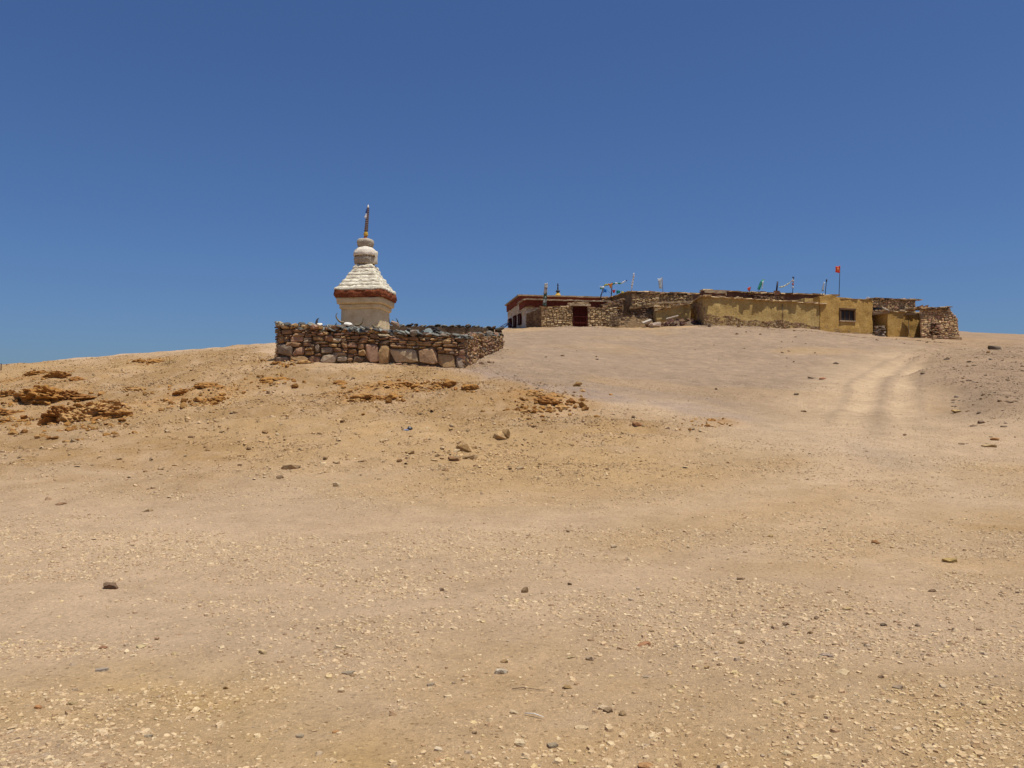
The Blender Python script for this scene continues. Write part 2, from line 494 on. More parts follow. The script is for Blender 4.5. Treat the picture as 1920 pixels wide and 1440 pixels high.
def ground_tint(X, Y):
    sand = np.array(lin(205, 175, 140)) * 0.83
    bankc = np.array(lin(191, 154, 107)) * 0.72
    grey = np.array(lin(186, 159, 131)) * 0.645
    trk = np.array(lin(212, 182, 145)) * 0.745
    purp = np.array(lin(184, 163, 150)) * 0.66
    ochre = np.array(lin(202, 166, 118)) * 0.78
    rust = np.array(lin(200, 148, 86)) * 0.70
    straw = np.array(lin(204, 169, 118)) * 0.81
    c = np.tile(sand, (len(X), 1))

    n4 = noise2(X / .33, Y / .27, 44) + .7 * noise2(X / .12, Y / .10, 45)

    def over(col, m):
        nonlocal c
        m = np.clip(m * (1 + .32 * n4), 0, 1)[:, None]; c = c * (1 - m) + col * m
    n1 = noise2(X / 2.3, Y / 2.3, 41); n2 = noise2(X / 0.8, Y / 0.8, 42); n3 = noise2(X / 5, Y / 5, 43)
    over(straw, (1 - sstep(Y + 0.9 * n1, 4.2, 6.3)) * (0.55 + 0.35 * n2))
    over(grey, sstep(Y + 2 * n3, 23, 29) * sstep(X + n1 * 1.5 + 0.12 * Y, -0.5, 3.5) * 0.9)
    over(bankc, bank_mask(X, Y) * (0.85 + 0.3 * n2))
    over(ochre, 0.55 * sstep(n3 + 0.4 * n1, 0.15, 0.7))
    for (x, y), r in zip(OCHRE, (2.6, 2.4, 2.4, 2.2, 3.0)):
        over(ochre, 0.8 * np.exp(-((X - x) / (r * 1.6)) ** 2 - ((Y - y) / r) ** 2) * (0.75 + 0.5 * n2))
    ds = seg_dist(X, Y, SWATH); over(sand * 1.03, 0.65 * np.exp(-(ds / 1.1) ** 2))
    ds = seg_dist(X, Y, SWATH2); over(sand * 1.05, 0.5 * np.exp(-(ds / 0.6) ** 2))
    d = seg_dist(X, Y, STREAK) + 0.5 * n2
    over(purp, 0.55 * np.exp(-(d / 0.8) ** 2))
    over(grey * 1.05, 0.5 * np.exp(-(seg_dist(X, Y, FAN) / 2.5) ** 2))
    dm = seg_dist(X, Y, RUT_M) + 0.6 * n1
    over(trk, 0.45 * np.exp(-(np.maximum(dm, 0) / 2.1) ** 2))
    over(trk * 1.03, 0.85 * np.exp(-((seg_dist(X, Y, RUT_W) + .35 * n1 + .2 * n2) / 1.5) ** 2))
    over(trk, 0.6 * np.exp(-((seg_dist(X, Y, RUT_R) + .2 * n1 + .15 * n2) / 0.9) ** 2))
    dl = np.minimum(seg_dist(X, Y, RUT_L), seg_dist(X, Y, RUT_R)) + 0.12 * n2
    over(grey * 1.02, 0.5 * np.exp(-((seg_dist(X, Y, RUT_M) + .15 * n2) / 0.4) ** 2))
    fade = sstep(Y + 1.5 * n1, 20, 30)
    over(grey * .98, 0.45 * fade * np.exp(-((dl - .62) / 0.16) ** 2))
    over(trk * 1.10, 0.9 * (.5 + .5 * fade) * np.exp(-(dl / 0.36) ** 2))
    over(np.array(lin(180, 150, 118)) * 0.71, 0.6 * rough_mask(X, Y))
    for x, y, r, lf in OUTCROPS:
        g = np.exp(-((X - x) ** 2 + ((Y - y) * 1.2) ** 2) / (1.6 * r * r)) * (0.8 + 0.6 * n2)
        over(rust, 0.9 * g * min(1, lf / .12))
    return np.clip(c, 0.02, 0.8)


def grid_axis(parts):
    out = [parts[0][0]]
    for a, b, s in parts:
        n = max(1, int(round((b - a) / s))); out += list(np.linspace(a, b, n + 1)[1:])
    return np.array(out)


gx = grid_axis([(-2600, -300, 400), (-300, -80, 20), (-80, -36, 2.0), (-36, -16, 0.22), (-16, -8, 0.10), (-8, 8, 0.045), (8, 16, 0.10), (16, 36, 0.2),
                (36, 90, 1.5), (90, 300, 20), (300, 2600, 400)])
gy = grid_axis([(-2600, -300, 400), (-300, -20, 20), (-20, 2, 1.2), (2, 9, 0.04), (9, 15, 0.055), (15, 34, 0.085), (34, 66, 0.17), (66, 130, 1.2),
                (130, 400, 20), (400, 2600, 300)])
GX, GY = np.meshgrid(gx, gy)
GX = GX.ravel(); GY = GY.ravel()
V = np.stack([GX, GY, gz(GX, GY)], 1)
nx, ny = len(gx), len(gy)
idx = np.arange(nx * ny).reshape(ny, nx)
Q = np.stack([idx[:-1, :-1], idx[:-1, 1:], idx[1:, 1:], idx[1:, :-1]], -1).reshape(-1, 4)
ground = link('ground', mesh_np('ground', V, Q, True, ground_tint(GX, GY)), M_GROUND)
tag(ground, 'sandy tan gravel hillside rising to the hamlet', 'ground', kind='structure')

# ------------------------------------------------------------------ rock shapes
def hull_rock(seed, n=20, flat=1.0, box=0.75, rough=0.16):
    """Convex broken stone: scattered points on a squarish ball, no two alike."""
    r = random.Random(seed); bm = bmesh.new()
    sk = [r.uniform(-.22, .22) for _ in range(3)]
    for i in range(n):
        f = (i + .5) / n; ph = i * 2.39996 + r.uniform(-.5, .5); zz_ = 1 - 2 * f; rr = math.sqrt(max(0, 1 - zz_ * zz_))
        d = Vector((rr * math.cos(ph), rr * math.sin(ph), zz_))
        q = Vector([math.copysign(abs(c) ** box, c) for c in d]); q *= 0.5 * r.uniform(1 - rough * 2, 1.0) * (1 + rough)
        bm.verts.new((q.x + sk[0] * q.z, q.y + sk[1] * q.x, (q.z + sk[2] * q.x * .6) * flat))
    res = bmesh.ops.convex_hull(bm, input=bm.verts)
    bmesh.ops.delete(bm, geom=[g for g in res['geom_interior'] if isinstance(g, bmesh.types.BMVert)], context='VERTS')
    me = bpy.data.meshes.new('rock'); bm.to_mesh(me); bm.free()
    return me


WALL_ROCK = [hull_rock(100 + i, 24, 1.0, 0.52, 0.13) for i in range(24)]
LOOSE_ROCK = [hull_rock(200 + i, 15, 1.0, 0.85, 0.22) for i in range(18)]


def slate_mesh(seed):
    r = random.Random(seed); k = r.choice((5, 6, 7)); bm = bmesh.new()
    pts = []
    for i in range(k):
        a = 2 * math.pi * (i + r.uniform(-0.25, 0.25)) / k
        pts.append((0.5 * math.cos(a) * r.uniform(0.8, 1.05), 0.5 * math.sin(a) * r.uniform(0.8, 1.05)))
    lo = [bm.verts.new((x, y, -0.5)) for x, y in pts]; hi = [bm.verts.new((x * r.uniform(.92, .99), y * r.uniform(.92, .99), 0.5)) for x, y in pts]
    bm.faces.new(hi); bm.faces.new(lo[::-1])
    for i in range(k): bm.faces.new((lo[i], lo[(i + 1) % k], hi[(i + 1) % k], hi[i]))
    me = bpy.data.meshes.new('slate'); bm.to_mesh(me); bm.free(); return me


SLATE = [slate_mesh(300 + i) for i in range(10)]


def crag_mesh(seed, sx, sy, sz):
    """Weathered, bedded rock: an icosphere pushed about by ridged noise and cut into strata."""
    bm = bmesh.new(); bmesh.ops.create_icosphere(bm, subdivisions=5, radius=0.5)
    me = bpy.data.meshes.new('rock_mass'); bm.to_mesh(me); bm.free()
    n = len(me.vertices); co = np.empty(n * 3, np.float32); me.vertices.foreach_get('co', co); co = co.reshape(-1, 3).astype(float)
    co *= np.array([sx, sy, sz])
    d = co / np.linalg.norm(co, axis=1)[:, None]
    h = 0
    for sc, am, s in ((1.7, 0.26, 1), (3.5, 0.24, 2), (7.5, 0.17, 3), (15, 0.12, 4), (30, 0.06, 5)):
        q = co * sc + seed * 13.7
        h = h + am * (1 - 2 * np.abs(noise3(q[:, 0], q[:, 1], q[:, 2] * 1.8, seed + s)))
    strat = noise3(co[:, 0] * 0.8 + seed, co[:, 1] * 0.8, co[:, 2] * 9.0, seed + 9)
    co += d * np.array([1, 1, 0.6]) * (h * 0.9 + 0.12 * np.sign(strat) * np.abs(strat) ** 0.5)[:, None] * min(sx, sy, 1.0)
    co[:, 1] -= 0.55 * (co[:, 2] + 0.2 * sz)          # beds sheared into an overhang so the front faces fall in shade
    me.vertices.foreach_set('co', co.astype(np.float32).ravel()); me.update()
    return me


def place_rock(name, p, size, color, meshes=LOOSE_ROCK, parent=None, rz=None, tilt=0.25, sink=0.25, mat=None, r=rng):
    o = link(name, r.choice(meshes), mat or M_STONE, parent, (p[0], p[1], p[2] + size[2] * (0.5 - sink)),
             (r.uniform(-tilt, tilt), r.uniform(-tilt, tilt), r.uniform(0, 6.28) if rz is None else rz), size, color)
    return o


for me in WALL_ROCK + LOOSE_ROCK + SLATE: me.materials.append(M_STONE)

# ------------------------------------------------------------------ loose gravel: far too many to count
def gravel():
    P = []; S = []
    def patch(x0, x1, y0, y1, n, smin, smax, wfun):
        x = nrng.uniform(x0, x1, n); y = nrng.uniform(y0, y1, n)
        keep = (np.abs(x) < 0.64 * y + 1.6) & (nrng.uniform(0, 1, n) < wfun(x, y))
        x, y = x[keep], y[keep]
        s = smin + (smax - smin) * nrng.beta(1.0, 5.0, len(x)) ** 1.15
        P.append(np.stack([x, y], 1)); S.append(s)
    dens = lambda x, y: np.clip(0.50 + 0.85 * noise2(x / 1.1, y / 0.6, 51) + 0.55 * noise2(x / 3.3, y / 1.7, 52) + 0.35 * noise2(x / .3, y / .2, 53), 0.06, 1)
    patch(-5.2, 5.2, 2.8, 6.2, 64000, 0.008, 0.105, dens)
    patch(-8.7, 8.7, 6.2, 11, 92000, 0.011, 0.115, dens)
    patch(-13.2, 13.2, 11, 18, 74000, 0.015, 0.12, lambda x, y: dens(x, y) * 0.85)
    patch(-27, 7, 12, 41, 95000, 0.03, 0.20, lambda x, y: bank_mask(x, y) * (0.15 + dens(x, y)))
    patch(-22, 5, 15, 33, 9000, 0.07, 0.30, lambda x, y: bank_mask(x, y) * dens(x, y))
    patch(-6, 20, 14, 33, 70000, 0.018, 0.10, lambda x, y: 0.25 + 0.75 * dens(x, y))
    patch(8, 34, 22, 50, 16000, 0.03, 0.15, lambda x, y: rough_mask(x, y))
    wall_foot = line([(505, 674), (700, 684), (874, 694), (905, 672), (945, 652)]); house_foot = line([(990, 615), (1160, 613), (1320, 611), (1540, 625), (1640, 633), (1800, 644)])
    patch(-10, 1, 28, 40, 16000, 0.03, 0.19, lambda x, y: np.exp(-(seg_dist(x, y, wall_foot) / .4) ** 2))
    patch(0, 36, 50, 66, 30000, 0.05, 0.28, lambda x, y: 0.8 * np.exp(-(seg_dist(x, y, house_foot) / .6) ** 2))
    patch(8, 34, 22, 52, 9000, 0.03, 0.20, lambda x, y: rough_mask(x, y) * dens(x, y))
    patch(-26, 34, 17, 58, 70000, 0.025, 0.13, lambda x, y: 0.6 * dens(x, y))
    P = np.concatenate(P); S = np.concatenate(S); n = len(S)
    z0 = gz(P[:, 0], P[:, 1])
    thick = nrng.uniform(0.12, 0.36, n)
    V = np.stack([P[:, 0], P[:, 1], z0 + S * thick * 0.12], 1)
    pal = np.array([lin(220, 192, 150), lin(212, 182, 138), lin(230, 205, 160), lin(200, 168, 126), lin(186, 152, 114),
                    lin(178, 158, 132), lin(150, 116, 84), lin(214, 188, 132)]) * 0.83
    pi = nrng.choice(len(pal), n, p=[.24, .24, .14, .16, .08, .05, .04, .05])
    col = pal[pi] * nrng.uniform(0.80, 1.12, (n, 1))
    g = ground_tint(P[:, 0], P[:, 1])
    col = col * 0.6 + g * 0.4 * 1.06
    bm = bank_mask(P[:, 0], P[:, 1])[:, None]; col = col * (1 - 0.8 * bm) + g * nrng.uniform(0.58, 1.42, (n, 1)) * 0.8 * bm
    far = (sstep(P[:, 1], 24, 30) * (1 - bm[:, 0]))[:, None]; col = col * (1 - far) + g * nrng.uniform(0.62, 1.3, (n, 1)) * far
    rm = rough_mask(P[:, 0], P[:, 1])[:, None]; col = col * (1 - 0.35 * rm)
    me = bpy.data.meshes.new('gravel'); me.vertices.add(n); me.vertices.foreach_set('co', V.astype(np.float32).ravel())
    tl = .14 + .2 * bm[:, 0]; rot = np.stack([nrng.normal(0, 1, n) * tl, nrng.normal(0, 1, n) * tl, nrng.uniform(0, 6.28, n)], 1); thick = thick * (1 + .7 * bm[:, 0])
    scl = np.stack([S, S * nrng.uniform(.5, 1, n), S * thick], 1)
    for nm, typ, dat, key in (('spin', 'FLOAT_VECTOR', rot, 'vector'), ('size', 'FLOAT_VECTOR', scl, 'vector')):
        a = me.attributes.new(nm, typ, 'POINT'); a.data.foreach_set(key, dat.astype(np.float32).ravel())
    a = me.attributes.new('pick', 'INT', 'POINT'); a.data.foreach_set('value', nrng.integers(0, 12, n).astype(np.int32))
    a = me.attributes.new('tint', 'FLOAT_COLOR', 'POINT'); a.data.foreach_set('color', np.concatenate([col, np.ones((n, 1))], 1).astype(np.float32).ravel())
    chips = bpy.data.collections.new('chips')
    for i in range(12):
        m2 = chip_mesh(500 + i); m2.materials.append(M_GRAVEL); chips.objects.link(bpy.data.objects.new('chip_%02d' % i, m2))
    ng = bpy.data.node_groups.new('gravel', 'GeometryNodeTree')
    ng.interface.new_socket('Geometry', in_out='INPUT', socket_type='NodeSocketGeometry'); ng.interface.new_socket('Geometry', in_out='OUTPUT', socket_type='NodeSocketGeometry')
    N = ng.nodes.new; L = ng.links.new
    gi, go = N('NodeGroupInput'), N('NodeGroupOutput'); ci = N('GeometryNodeCollectionInfo'); ip = N('GeometryNodeInstanceOnPoints')
    ci.inputs['Collection'].default_value = chips; ci.inputs['Separate Children'].default_value = True; ci.inputs['Reset Children'].default_value = True
    ip.inputs['Pick Instance'].default_value = True
    def attr(nm, typ):
        x = N('GeometryNodeInputNamedAttribute'); x.data_type = typ; x.inputs['Name'].default_value = nm
        return [o for o in x.outputs if o.enabled][0]
    er = N('FunctionNodeEulerToRotation')
    L(attr('spin', 'FLOAT_VECTOR'), er.inputs[0]); L(er.outputs[0], ip.inputs['Rotation']); L(attr('size', 'FLOAT_VECTOR'), ip.inputs['Scale']); L(attr('pick', 'INT'), ip.inputs['Instance Index'])
    L(gi.outputs[0], ip.inputs['Points']); L(ci.outputs[0], ip.inputs['Instance']); L(ip.outputs[0], go.inputs[0])
    o = link('gravel', me); md = o.modifiers.new('scatter', 'NODES'); md.node_group = ng
    tag(o, 'loose pale tan stone chips scattered over the ground', 'gravel', kind='stuff')


def chip_mesh(seed):
    r = random.Random(seed); k = r.choice((5, 6)); bm = bmesh.new(); pts = []
    for i in range(k):
        a = 2 * math.pi * (i + r.uniform(-0.3, 0.3)) / k
        pts.append((0.5 * math.cos(a) * r.uniform(0.7, 1.05), 0.5 * math.sin(a) * r.uniform(0.7, 1.05)))
    lo_ = [bm.verts.new((x, y, -0.3)) for x, y in pts]
    hi_ = [bm.verts.new((x * r.uniform(.6, .92), y * r.uniform(.6, .92), r.uniform(.35, .75))) for x, y in pts]
    bmesh.ops.triangulate(bm, faces=[bm.faces.new(hi_)])
    for i in range(k): bm.faces.new((lo_[i], lo_[(i + 1) % k], hi_[(i + 1) % k], hi_[i]))
    me = bpy.data.meshes.new('chip'); bm.to_mesh(me); bm.free(); return me


gravel()

# ------------------------------------------------------------------ solids
def prism(name, foot, zb, zt, mat, parent=None, res=0.15, amp=0.03, nsc=0.5, holes=(), hole_face=0, topf=None, smooth=True):
    """Lumpy hand-built block on a four-cornered footprint (front-left, front-right, back-right, back-left)."""
    foot = [Vector((p[0], p[1], 0)) for p in foot]
    if not hasattr(zb, '__len__'): zb = [zb] * 4
    if not hasattr(zt, '__len__'): zt = [zt] * 4
    nf = [max(1, int(math.ceil(max((foot[0] - foot[1]).length, (foot[3] - foot[2]).length) / res))),
          max(1, int(math.ceil(max((foot[1] - foot[2]).length, (foot[0] - foot[3]).length) / res)))]
    nz = max(1, int(math.ceil(max(zt[i] - zb[i] for i in range(4)) / res)))
    VV, FF = [], []

    def add(P, skip=None):
        b = sum(len(v) for v in VV)
        m, n = P.shape[:2]; VV.append(P.reshape(-1, 3))
        ix = np.arange(m * n).reshape(m, n) + b
        q = np.stack([ix[:-1, :-1], ix[:-1, 1:], ix[1:, 1:], ix[1:, :-1]], -1)
        q = q[~skip] if skip is not None else q.reshape(-1, 4)
        FF.append(q)

    def top_z(i, j, s):
        z = zt[i] * (1 - s) + zt[j] * s
        return z
    for k in range(4):
        i, j = k, (k + 1) % 4; n = nf[k % 2]
        s = np.linspace(0, 1, n + 1); t = np.linspace(0, 1, nz + 1)
        x = foot[i].x * (1 - s) + foot[j].x * s; y = foot[i].y * (1 - s) + foot[j].y * s
        z0 = zb[i] * (1 - s) + zb[j] * s; z1 = top_z(i, j, s)
        if topf is not None:
            ss = s if k == 0 else (1 - s if k == 2 else np.full_like(s, 1.0 if k == 1 else 0.0))
            z1 = z1 + topf(ss)
        Z = z0[None] * (1 - t[:, None]) + z1[None] * t[:, None]
        P = np.stack([np.repeat(x[None], nz + 1, 0), np.repeat(y[None], nz + 1, 0), Z], -1)
        skip = None
        if holes and k == hole_face:
            L = (foot[j] - foot[i]).length
            sc = (s[:-1] + s[1:]) / 2 * L; zc = (Z[:-1, :-1] + Z[1:, 1:]) / 2
            skip = np.zeros(zc.shape, bool)
            for (a, b, c, d) in holes: skip |= (sc[None] > a) & (sc[None] < b) & (zc > c) & (zc < d)
        add(P, skip)
    s = np.linspace(0, 1, nf[0] + 1)[None]; t = np.linspace(0, 1, nf[1] + 1)[:, None]
    bl = lambda q: (q[0] * (1 - s) + q[1] * s) * (1 - t) + (q[3] * (1 - s) + q[2] * s) * t
    Zt = bl(zt)
    if topf is not None: Zt = Zt + topf(np.repeat(s, nf[1] + 1, 0))
    add(np.stack([bl([p.x for p in foot]), bl([p.y for p in foot]), Zt], -1))
    Zb = bl(zb)
    add(np.stack([bl([p.x for p in foot]), bl([p.y for p in foot]), Zb], -1)[:, ::-1])
    P = np.concatenate(VV); Fa = np.concatenate(FF)
    if amp:
        for ax in range(3):
            P[:, ax] = P[:, ax] + 0  # keep shared edges identical: displacement depends on position only
        q = P / nsc; q2 = P / (nsc * 0.35)
        D = np.stack([noise3(q[:, 0], q[:, 1], q[:, 2], 60 + a) + 0.45 * noise3(q2[:, 0], q2[:, 1], q2[:, 2], 70 + a) for a in range(3)], 1)
        P = P + D * amp * np.array([1, 1, 0.8])
    org = world_loc(parent) if parent is not None else Vector((P[:, 0].mean(), P[:, 1].mean(), P[:, 2].min()))
    me = mesh_np(name, P - np.array(org), Fa, smooth)
    return link(name, me, mat, parent, org)


def box(name, c, size, mat, parent=None, rot=(0, 0, 0), bevel=0.0, color=None):
    bm = bmesh.new(); bmesh.ops.create_cube(bm, size=1.0)
    for v in bm.verts: v.co = Vector((v.co.x * size[0], v.co.y * size[1], v.co.z * size[2]))
    if bevel: bmesh.ops.bevel(bm, geom=bm.edges[:], offset=bevel, segments=1, affect='EDGES')
    me = bpy.data.meshes.new(name); bm.to_mesh(me); bm.free()
    return link(name, me, mat, parent, c, rot, color=color)


def tube_np(pts, rad, k=7):
    pts = [Vector(p) for p in pts]; VV = []; n = len(pts)
    up = Vector((0.13, 0.31, 0.94))
    for i, p in enumerate(pts):
        d = (pts[min(i + 1, n - 1)] - pts[max(i - 1, 0)]).normalized()
        a = d.cross(up if abs(d.dot(up)) < 0.95 else Vector((1, 0, 0))).normalized(); b = d.cross(a)
        r = rad[i] if hasattr(rad, '__len__') else rad
        for j in range(k):
            t = 2 * math.pi * j / k
            VV.append(p + (a * math.cos(t) + b * math.sin(t)) * r)
    FF = []
    for i in range(n - 1):
        for j in range(k):
            j2 = (j + 1) % k
            FF.append((i * k + j, i * k + j2, (i + 1) * k + j2, (i + 1) * k + j))
    b = len(VV); VV += [pts[0], pts[-1]]
    for j in range(k):
        FF.append((b, (j + 1) % k, j, j)); FF.append((b + 1, (n - 1) * k + j, (n - 1) * k + (j + 1) % k, (n - 1) * k + (j + 1) % k))
    return VV, [tuple(dict.fromkeys(f)) for f in FF]


def tube(name, pts, rad, mat, parent=None, k=7, smooth=True, color=None):
    VV, FF = tube_np(pts, rad, k)
    org = world_loc(parent) if parent is not None else Vector(pts[0])
    me = bpy.data.meshes.new(name); me.from_pydata([tuple(v - org) for v in VV], [], FF)
    me.polygons.foreach_set('use_smooth', [smooth] * len(me.polygons)); me.update()
    return link(name, me, mat, parent, org, color=color)


def loft(name, prof, center, rot, mat, parent, round_=0.12, n=12, amp=0.02, nsc=0.25, res=0.06):
    """Square (rounded corners) or round body from a profile of (half width, z); round_=1 gives a circle."""
    prof2 = [prof[0]]
    for (h0, z0), (h1, z1) in zip(prof[:-1], prof[1:]):
        m = max(1, int(math.ceil(math.hypot(h1 - h0, z1 - z0) / res)))
        prof2 += [(h0 + (h1 - h0) * i / m, z0 + (z1 - z0) * i / m) for i in range(1, m + 1)]
    k = n * 4; a = (np.arange(k) + 0.5) / k * 2 * np.pi
    e = 2.0 if round_ >= 1 else 2.0 / round_ ** 0.75
    rr = 1.0 / (np.abs(np.cos(a)) ** e + np.abs(np.sin(a)) ** e) ** (1 / e)
    ux, uy = np.cos(a) * rr, np.sin(a) * rr
    c, s = math.cos(rot), math.sin(rot)
    ux, uy = ux * c - uy * s, ux * s + uy * c
    rows = []
    inner = [0.0, 0.35, 0.7]
    allp = [(prof2[0][0] * f, prof2[0][1]) for f in inner] + prof2 + [(prof2[-1][0] * f, prof2[-1][1]) for f in reversed(inner)]
    for h, z in allp:
        rows.append(np.stack([center[0] + ux * max(h, 1e-4), center[1] + uy * max(h, 1e-4), np.full(k, z)], 1))
    P = np.concatenate(rows)
    if amp:
        q = P / nsc; q2 = P / (nsc * 0.4)
        P = P + amp * np.stack([noise3(q[:, 0], q[:, 1], q[:, 2], 80 + i) + 0.5 * noise3(q2[:, 0], q2[:, 1], q2[:, 2], 90 + i) for i in range(3)], 1)
    m = len(allp); ix = np.arange(m * k).reshape(m, k)
    FF = np.stack([ix[:-1], np.roll(ix[:-1], -1, 1), np.roll(ix[1:], -1, 1), ix[1:]], -1).reshape(-1, 4)
    org = world_loc(parent)
    o = link(name, mesh_np(name, P - np.array(org), FF, True), mat, parent, org)
    return o


# ------------------------------------------------------------------ dry masonry: fill a face with fitted stones
def pack(L, H, wr, hr, big=(), cell=0.02, seed=1, keep=None):
    """Stones (s0, h0, w, h) covering 0..L by 0..H; H may be a function of s; keep(s,h) masks the face."""
    r = random.Random(seed)
    ns = int(L / cell); hm = H if not callable(H) else max(H(s) for s in np.linspace(0, L, 40))
    nh = int(hm / cell) + 1
    occ = np.zeros((nh, ns), bool)
    if callable(H):
        tops = np.array([H((i + 0.5) * cell) for i in range(ns)])
        occ |= ((np.arange(nh) + 0.5) * cell)[:, None] > tops[None] + 0.015
    if keep is not None:
        S_, H_ = np.meshgrid((np.arange(ns) + .5) * cell, (np.arange(nh) + .5) * cell)
        occ |= ~keep(S_, H_)
    out = []
    for (s, h, w, hh) in big:
        a, b = max(0, int(s / cell)), min(ns, int((s + w) / cell)); c, d = max(0, int(h / cell)), min(nh, int((h + hh) / cell))
        occ[c:d, a:b] = True
    j = 0
    while j < nh:
        hc = max(2, int(r.uniform(*hr) / cell)); i = 0
        while i < ns:
            if occ[j:j + hc, i].any() or j + hc > nh: i += 1; continue
            w = max(3, int(r.uniform(*wr) / cell)); i2 = i
            while i2 < ns and i2 - i < w and not occ[j:j + hc, i2].any(): i2 += 1
            h2 = hc
            if r.random() < .22: h2 = int(hc * r.uniform(1.4, 2.1))
            elif r.random() < .3: h2 = max(2, int(hc * r.uniform(.6, .9)))
            while h2 > 1 and (j + h2 > nh or occ[j:j + h2, i:i2].any()): h2 -= 1
            if i2 - i >= 3 and h2 >= 2 and h2 <= (i2 - i) * 1.1:
                occ[j:j + h2, i:i2] = True
                out.append((i * cell, j * cell, (i2 - i) * cell, h2 * cell))
            i = max(i2, i + 1)
        j += hc
    for j in range(nh):
        i = 0
        while i < ns:
            if occ[j, i]: i += 1; continue
            w = int(r.uniform(*wr) / cell); h = max(1, int(r.uniform(*hr) / cell))
            i2 = i
            while i2 < ns and i2 - i < w and not occ[j, i2]: i2 += 1
            h = min(h, max(2, int((i2 - i) * 0.62)))
            j2 = j
            while j2 < nh and j2 - j < h and not occ[j2, i:i2].any(): j2 += 1
            occ[j:j2, i:i2] = True
            if (i2 - i) * cell >= 0.045 and (j2 - j) * cell >= 0.03:
                out.append((i * cell, j * cell, (i2 - i) * cell, (j2 - j) * cell))
            i = i2
    return out


T_F = []
T_V = []
for yy in (0, 1):            # 0 = face of the wall (proud), 1 = back ring
    for zz in (-1, 0, 1):
        for xx in (-1, 0, 1):
            if yy == 1 and xx == 0 and zz == 0: continue
            T_V.append((xx, yy, zz))
_ti = {v: i for i, v in enumerate(T_V)}
for xx in (-1, 0):
    for zz in (-1, 0):
        T_F.append((_ti[(xx, 0, zz)], _ti[(xx + 1, 0, zz)], _ti[(xx + 1, 0, zz + 1)], _ti[(xx, 0, zz + 1)]))
_ring = [(-1, -1), (0, -1), (1, -1), (1, 0), (1, 1), (0, 1), (-1, 1), (-1, 0)]
for i in range(8):
    a, b = _ring[i], _ring[(i + 1) % 8]
    T_F.append((_ti[(a[0], 0, a[1])], _ti[(a[0], 1, a[1])], _ti[(b[0], 1, b[1])], _ti[(b[0], 0, b[1])]))
T_V = np.array(T_V, float); T_F = np.array(T_F)


def stone_face(name, p0, p1, zb0, zb1, stones, parent, pal, depth=(0.05, 0.13), seed=1, lean=0.0, slope=True, label=None):
    """Fitted stones joined on the face that runs from p0 to p1 (outside is to the right of p0->p1, i.e. towards the viewer)."""
    g = np.random.default_rng(seed)
    p0 = np.array((p0[0], p0[1])); p1 = np.array((p1[0], p1[1])); L = np.linalg.norm(p1 - p0); d = (p1 - p0) / L; nrm = np.array((d[1], -d[0]))
    n = len(stones); st = np.array(stones)
    T = np.repeat(T_V[None], n, 0)
    cen = st[:, :2] + st[:, 2:] / 2
    corner = (np.abs(T[..., 0]) == 1) & (np.abs(T[..., 2]) == 1)
    pull = np.where(corner, g.uniform(0.70, 0.95, T.shape[:2]), g.uniform(0.88, 1.02, T.shape[:2])) * 0.97
    front = T[..., 1] == 0
    pull = np.where(front, pull * 0.92, pull * 1.02)
    sx = cen[:, 0, None] + T[..., 0] * pull * st[:, 2, None] / 2 + g.normal(0, 0.05, T.shape[:2]) * st[:, 2, None] * 0.5
    hz = cen[:, 1, None] + T[..., 2] * pull * st[:, 3, None] / 2 + g.normal(0, 0.05, T.shape[:2]) * st[:, 3, None] * 0.5
    pd = g.uniform(depth[0], depth[1], (n, 1))
    mid = (T[..., 0] == 0) & (T[..., 2] == 0)
    out = np.where(front, pd * np.where(mid, 1.15, np.where(corner, 0.7, 0.92)) + g.normal(0, 0.008, T.shape[:2]), -0.08)
    out = out - lean * hz
    zb = zb0 + (zb1 - zb0) * (sx / L if slope else 0)
    X = p0[0] + d[0] * sx + nrm[0] * out; Y = p0[1] + d[1] * sx + nrm[1] * out; Z = zb + hz
    P = np.stack([X, Y, Z], -1).reshape(-1, 3)
    Fa = (T_F[None] + (np.arange(n) * len(T_V))[:, None, None]).reshape(-1, 4)
    pal = np.array(pal); col = pal[g.integers(0, len(pal), n)] * g.uniform(0.86, 1.12, (n, 1))
    col = col * .75 + pal.mean(0) * .25
    org = world_loc(parent)
    o = link(name, mesh_np(name, P - np.array(org), Fa, False, np.repeat(col, len(T_V), 0)), M_MASON, parent, org)
    o['kind'] = 'stuff'
    if label: o['label'] = label
    return o


PAL_WARM = [lin(*c) for c in ((168, 134, 100), (150, 118, 84), (182, 150, 112), (140, 104, 74), (172, 128, 104), (128, 108, 86), (158, 136, 108))]
PAL_PALE = [lin(*c) for c in ((196, 168, 124), (180, 150, 108), (208, 182, 140), (166, 136, 96), (188, 160, 122), (150, 122, 90))]
PAL_LIME = [lin(*c) for c in ((222, 208, 182), (208, 190, 158), (228, 214, 190), (196, 172, 138), (176, 150, 116))]
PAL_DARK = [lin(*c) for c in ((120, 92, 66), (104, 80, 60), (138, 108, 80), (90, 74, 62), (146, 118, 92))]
PAL_SLATE = [lin(*c) for c in ((118, 116, 106), (100, 98, 92), (138, 136, 124), (86, 82, 76), (124, 112, 96), (146, 148, 138), (78, 75, 72))]


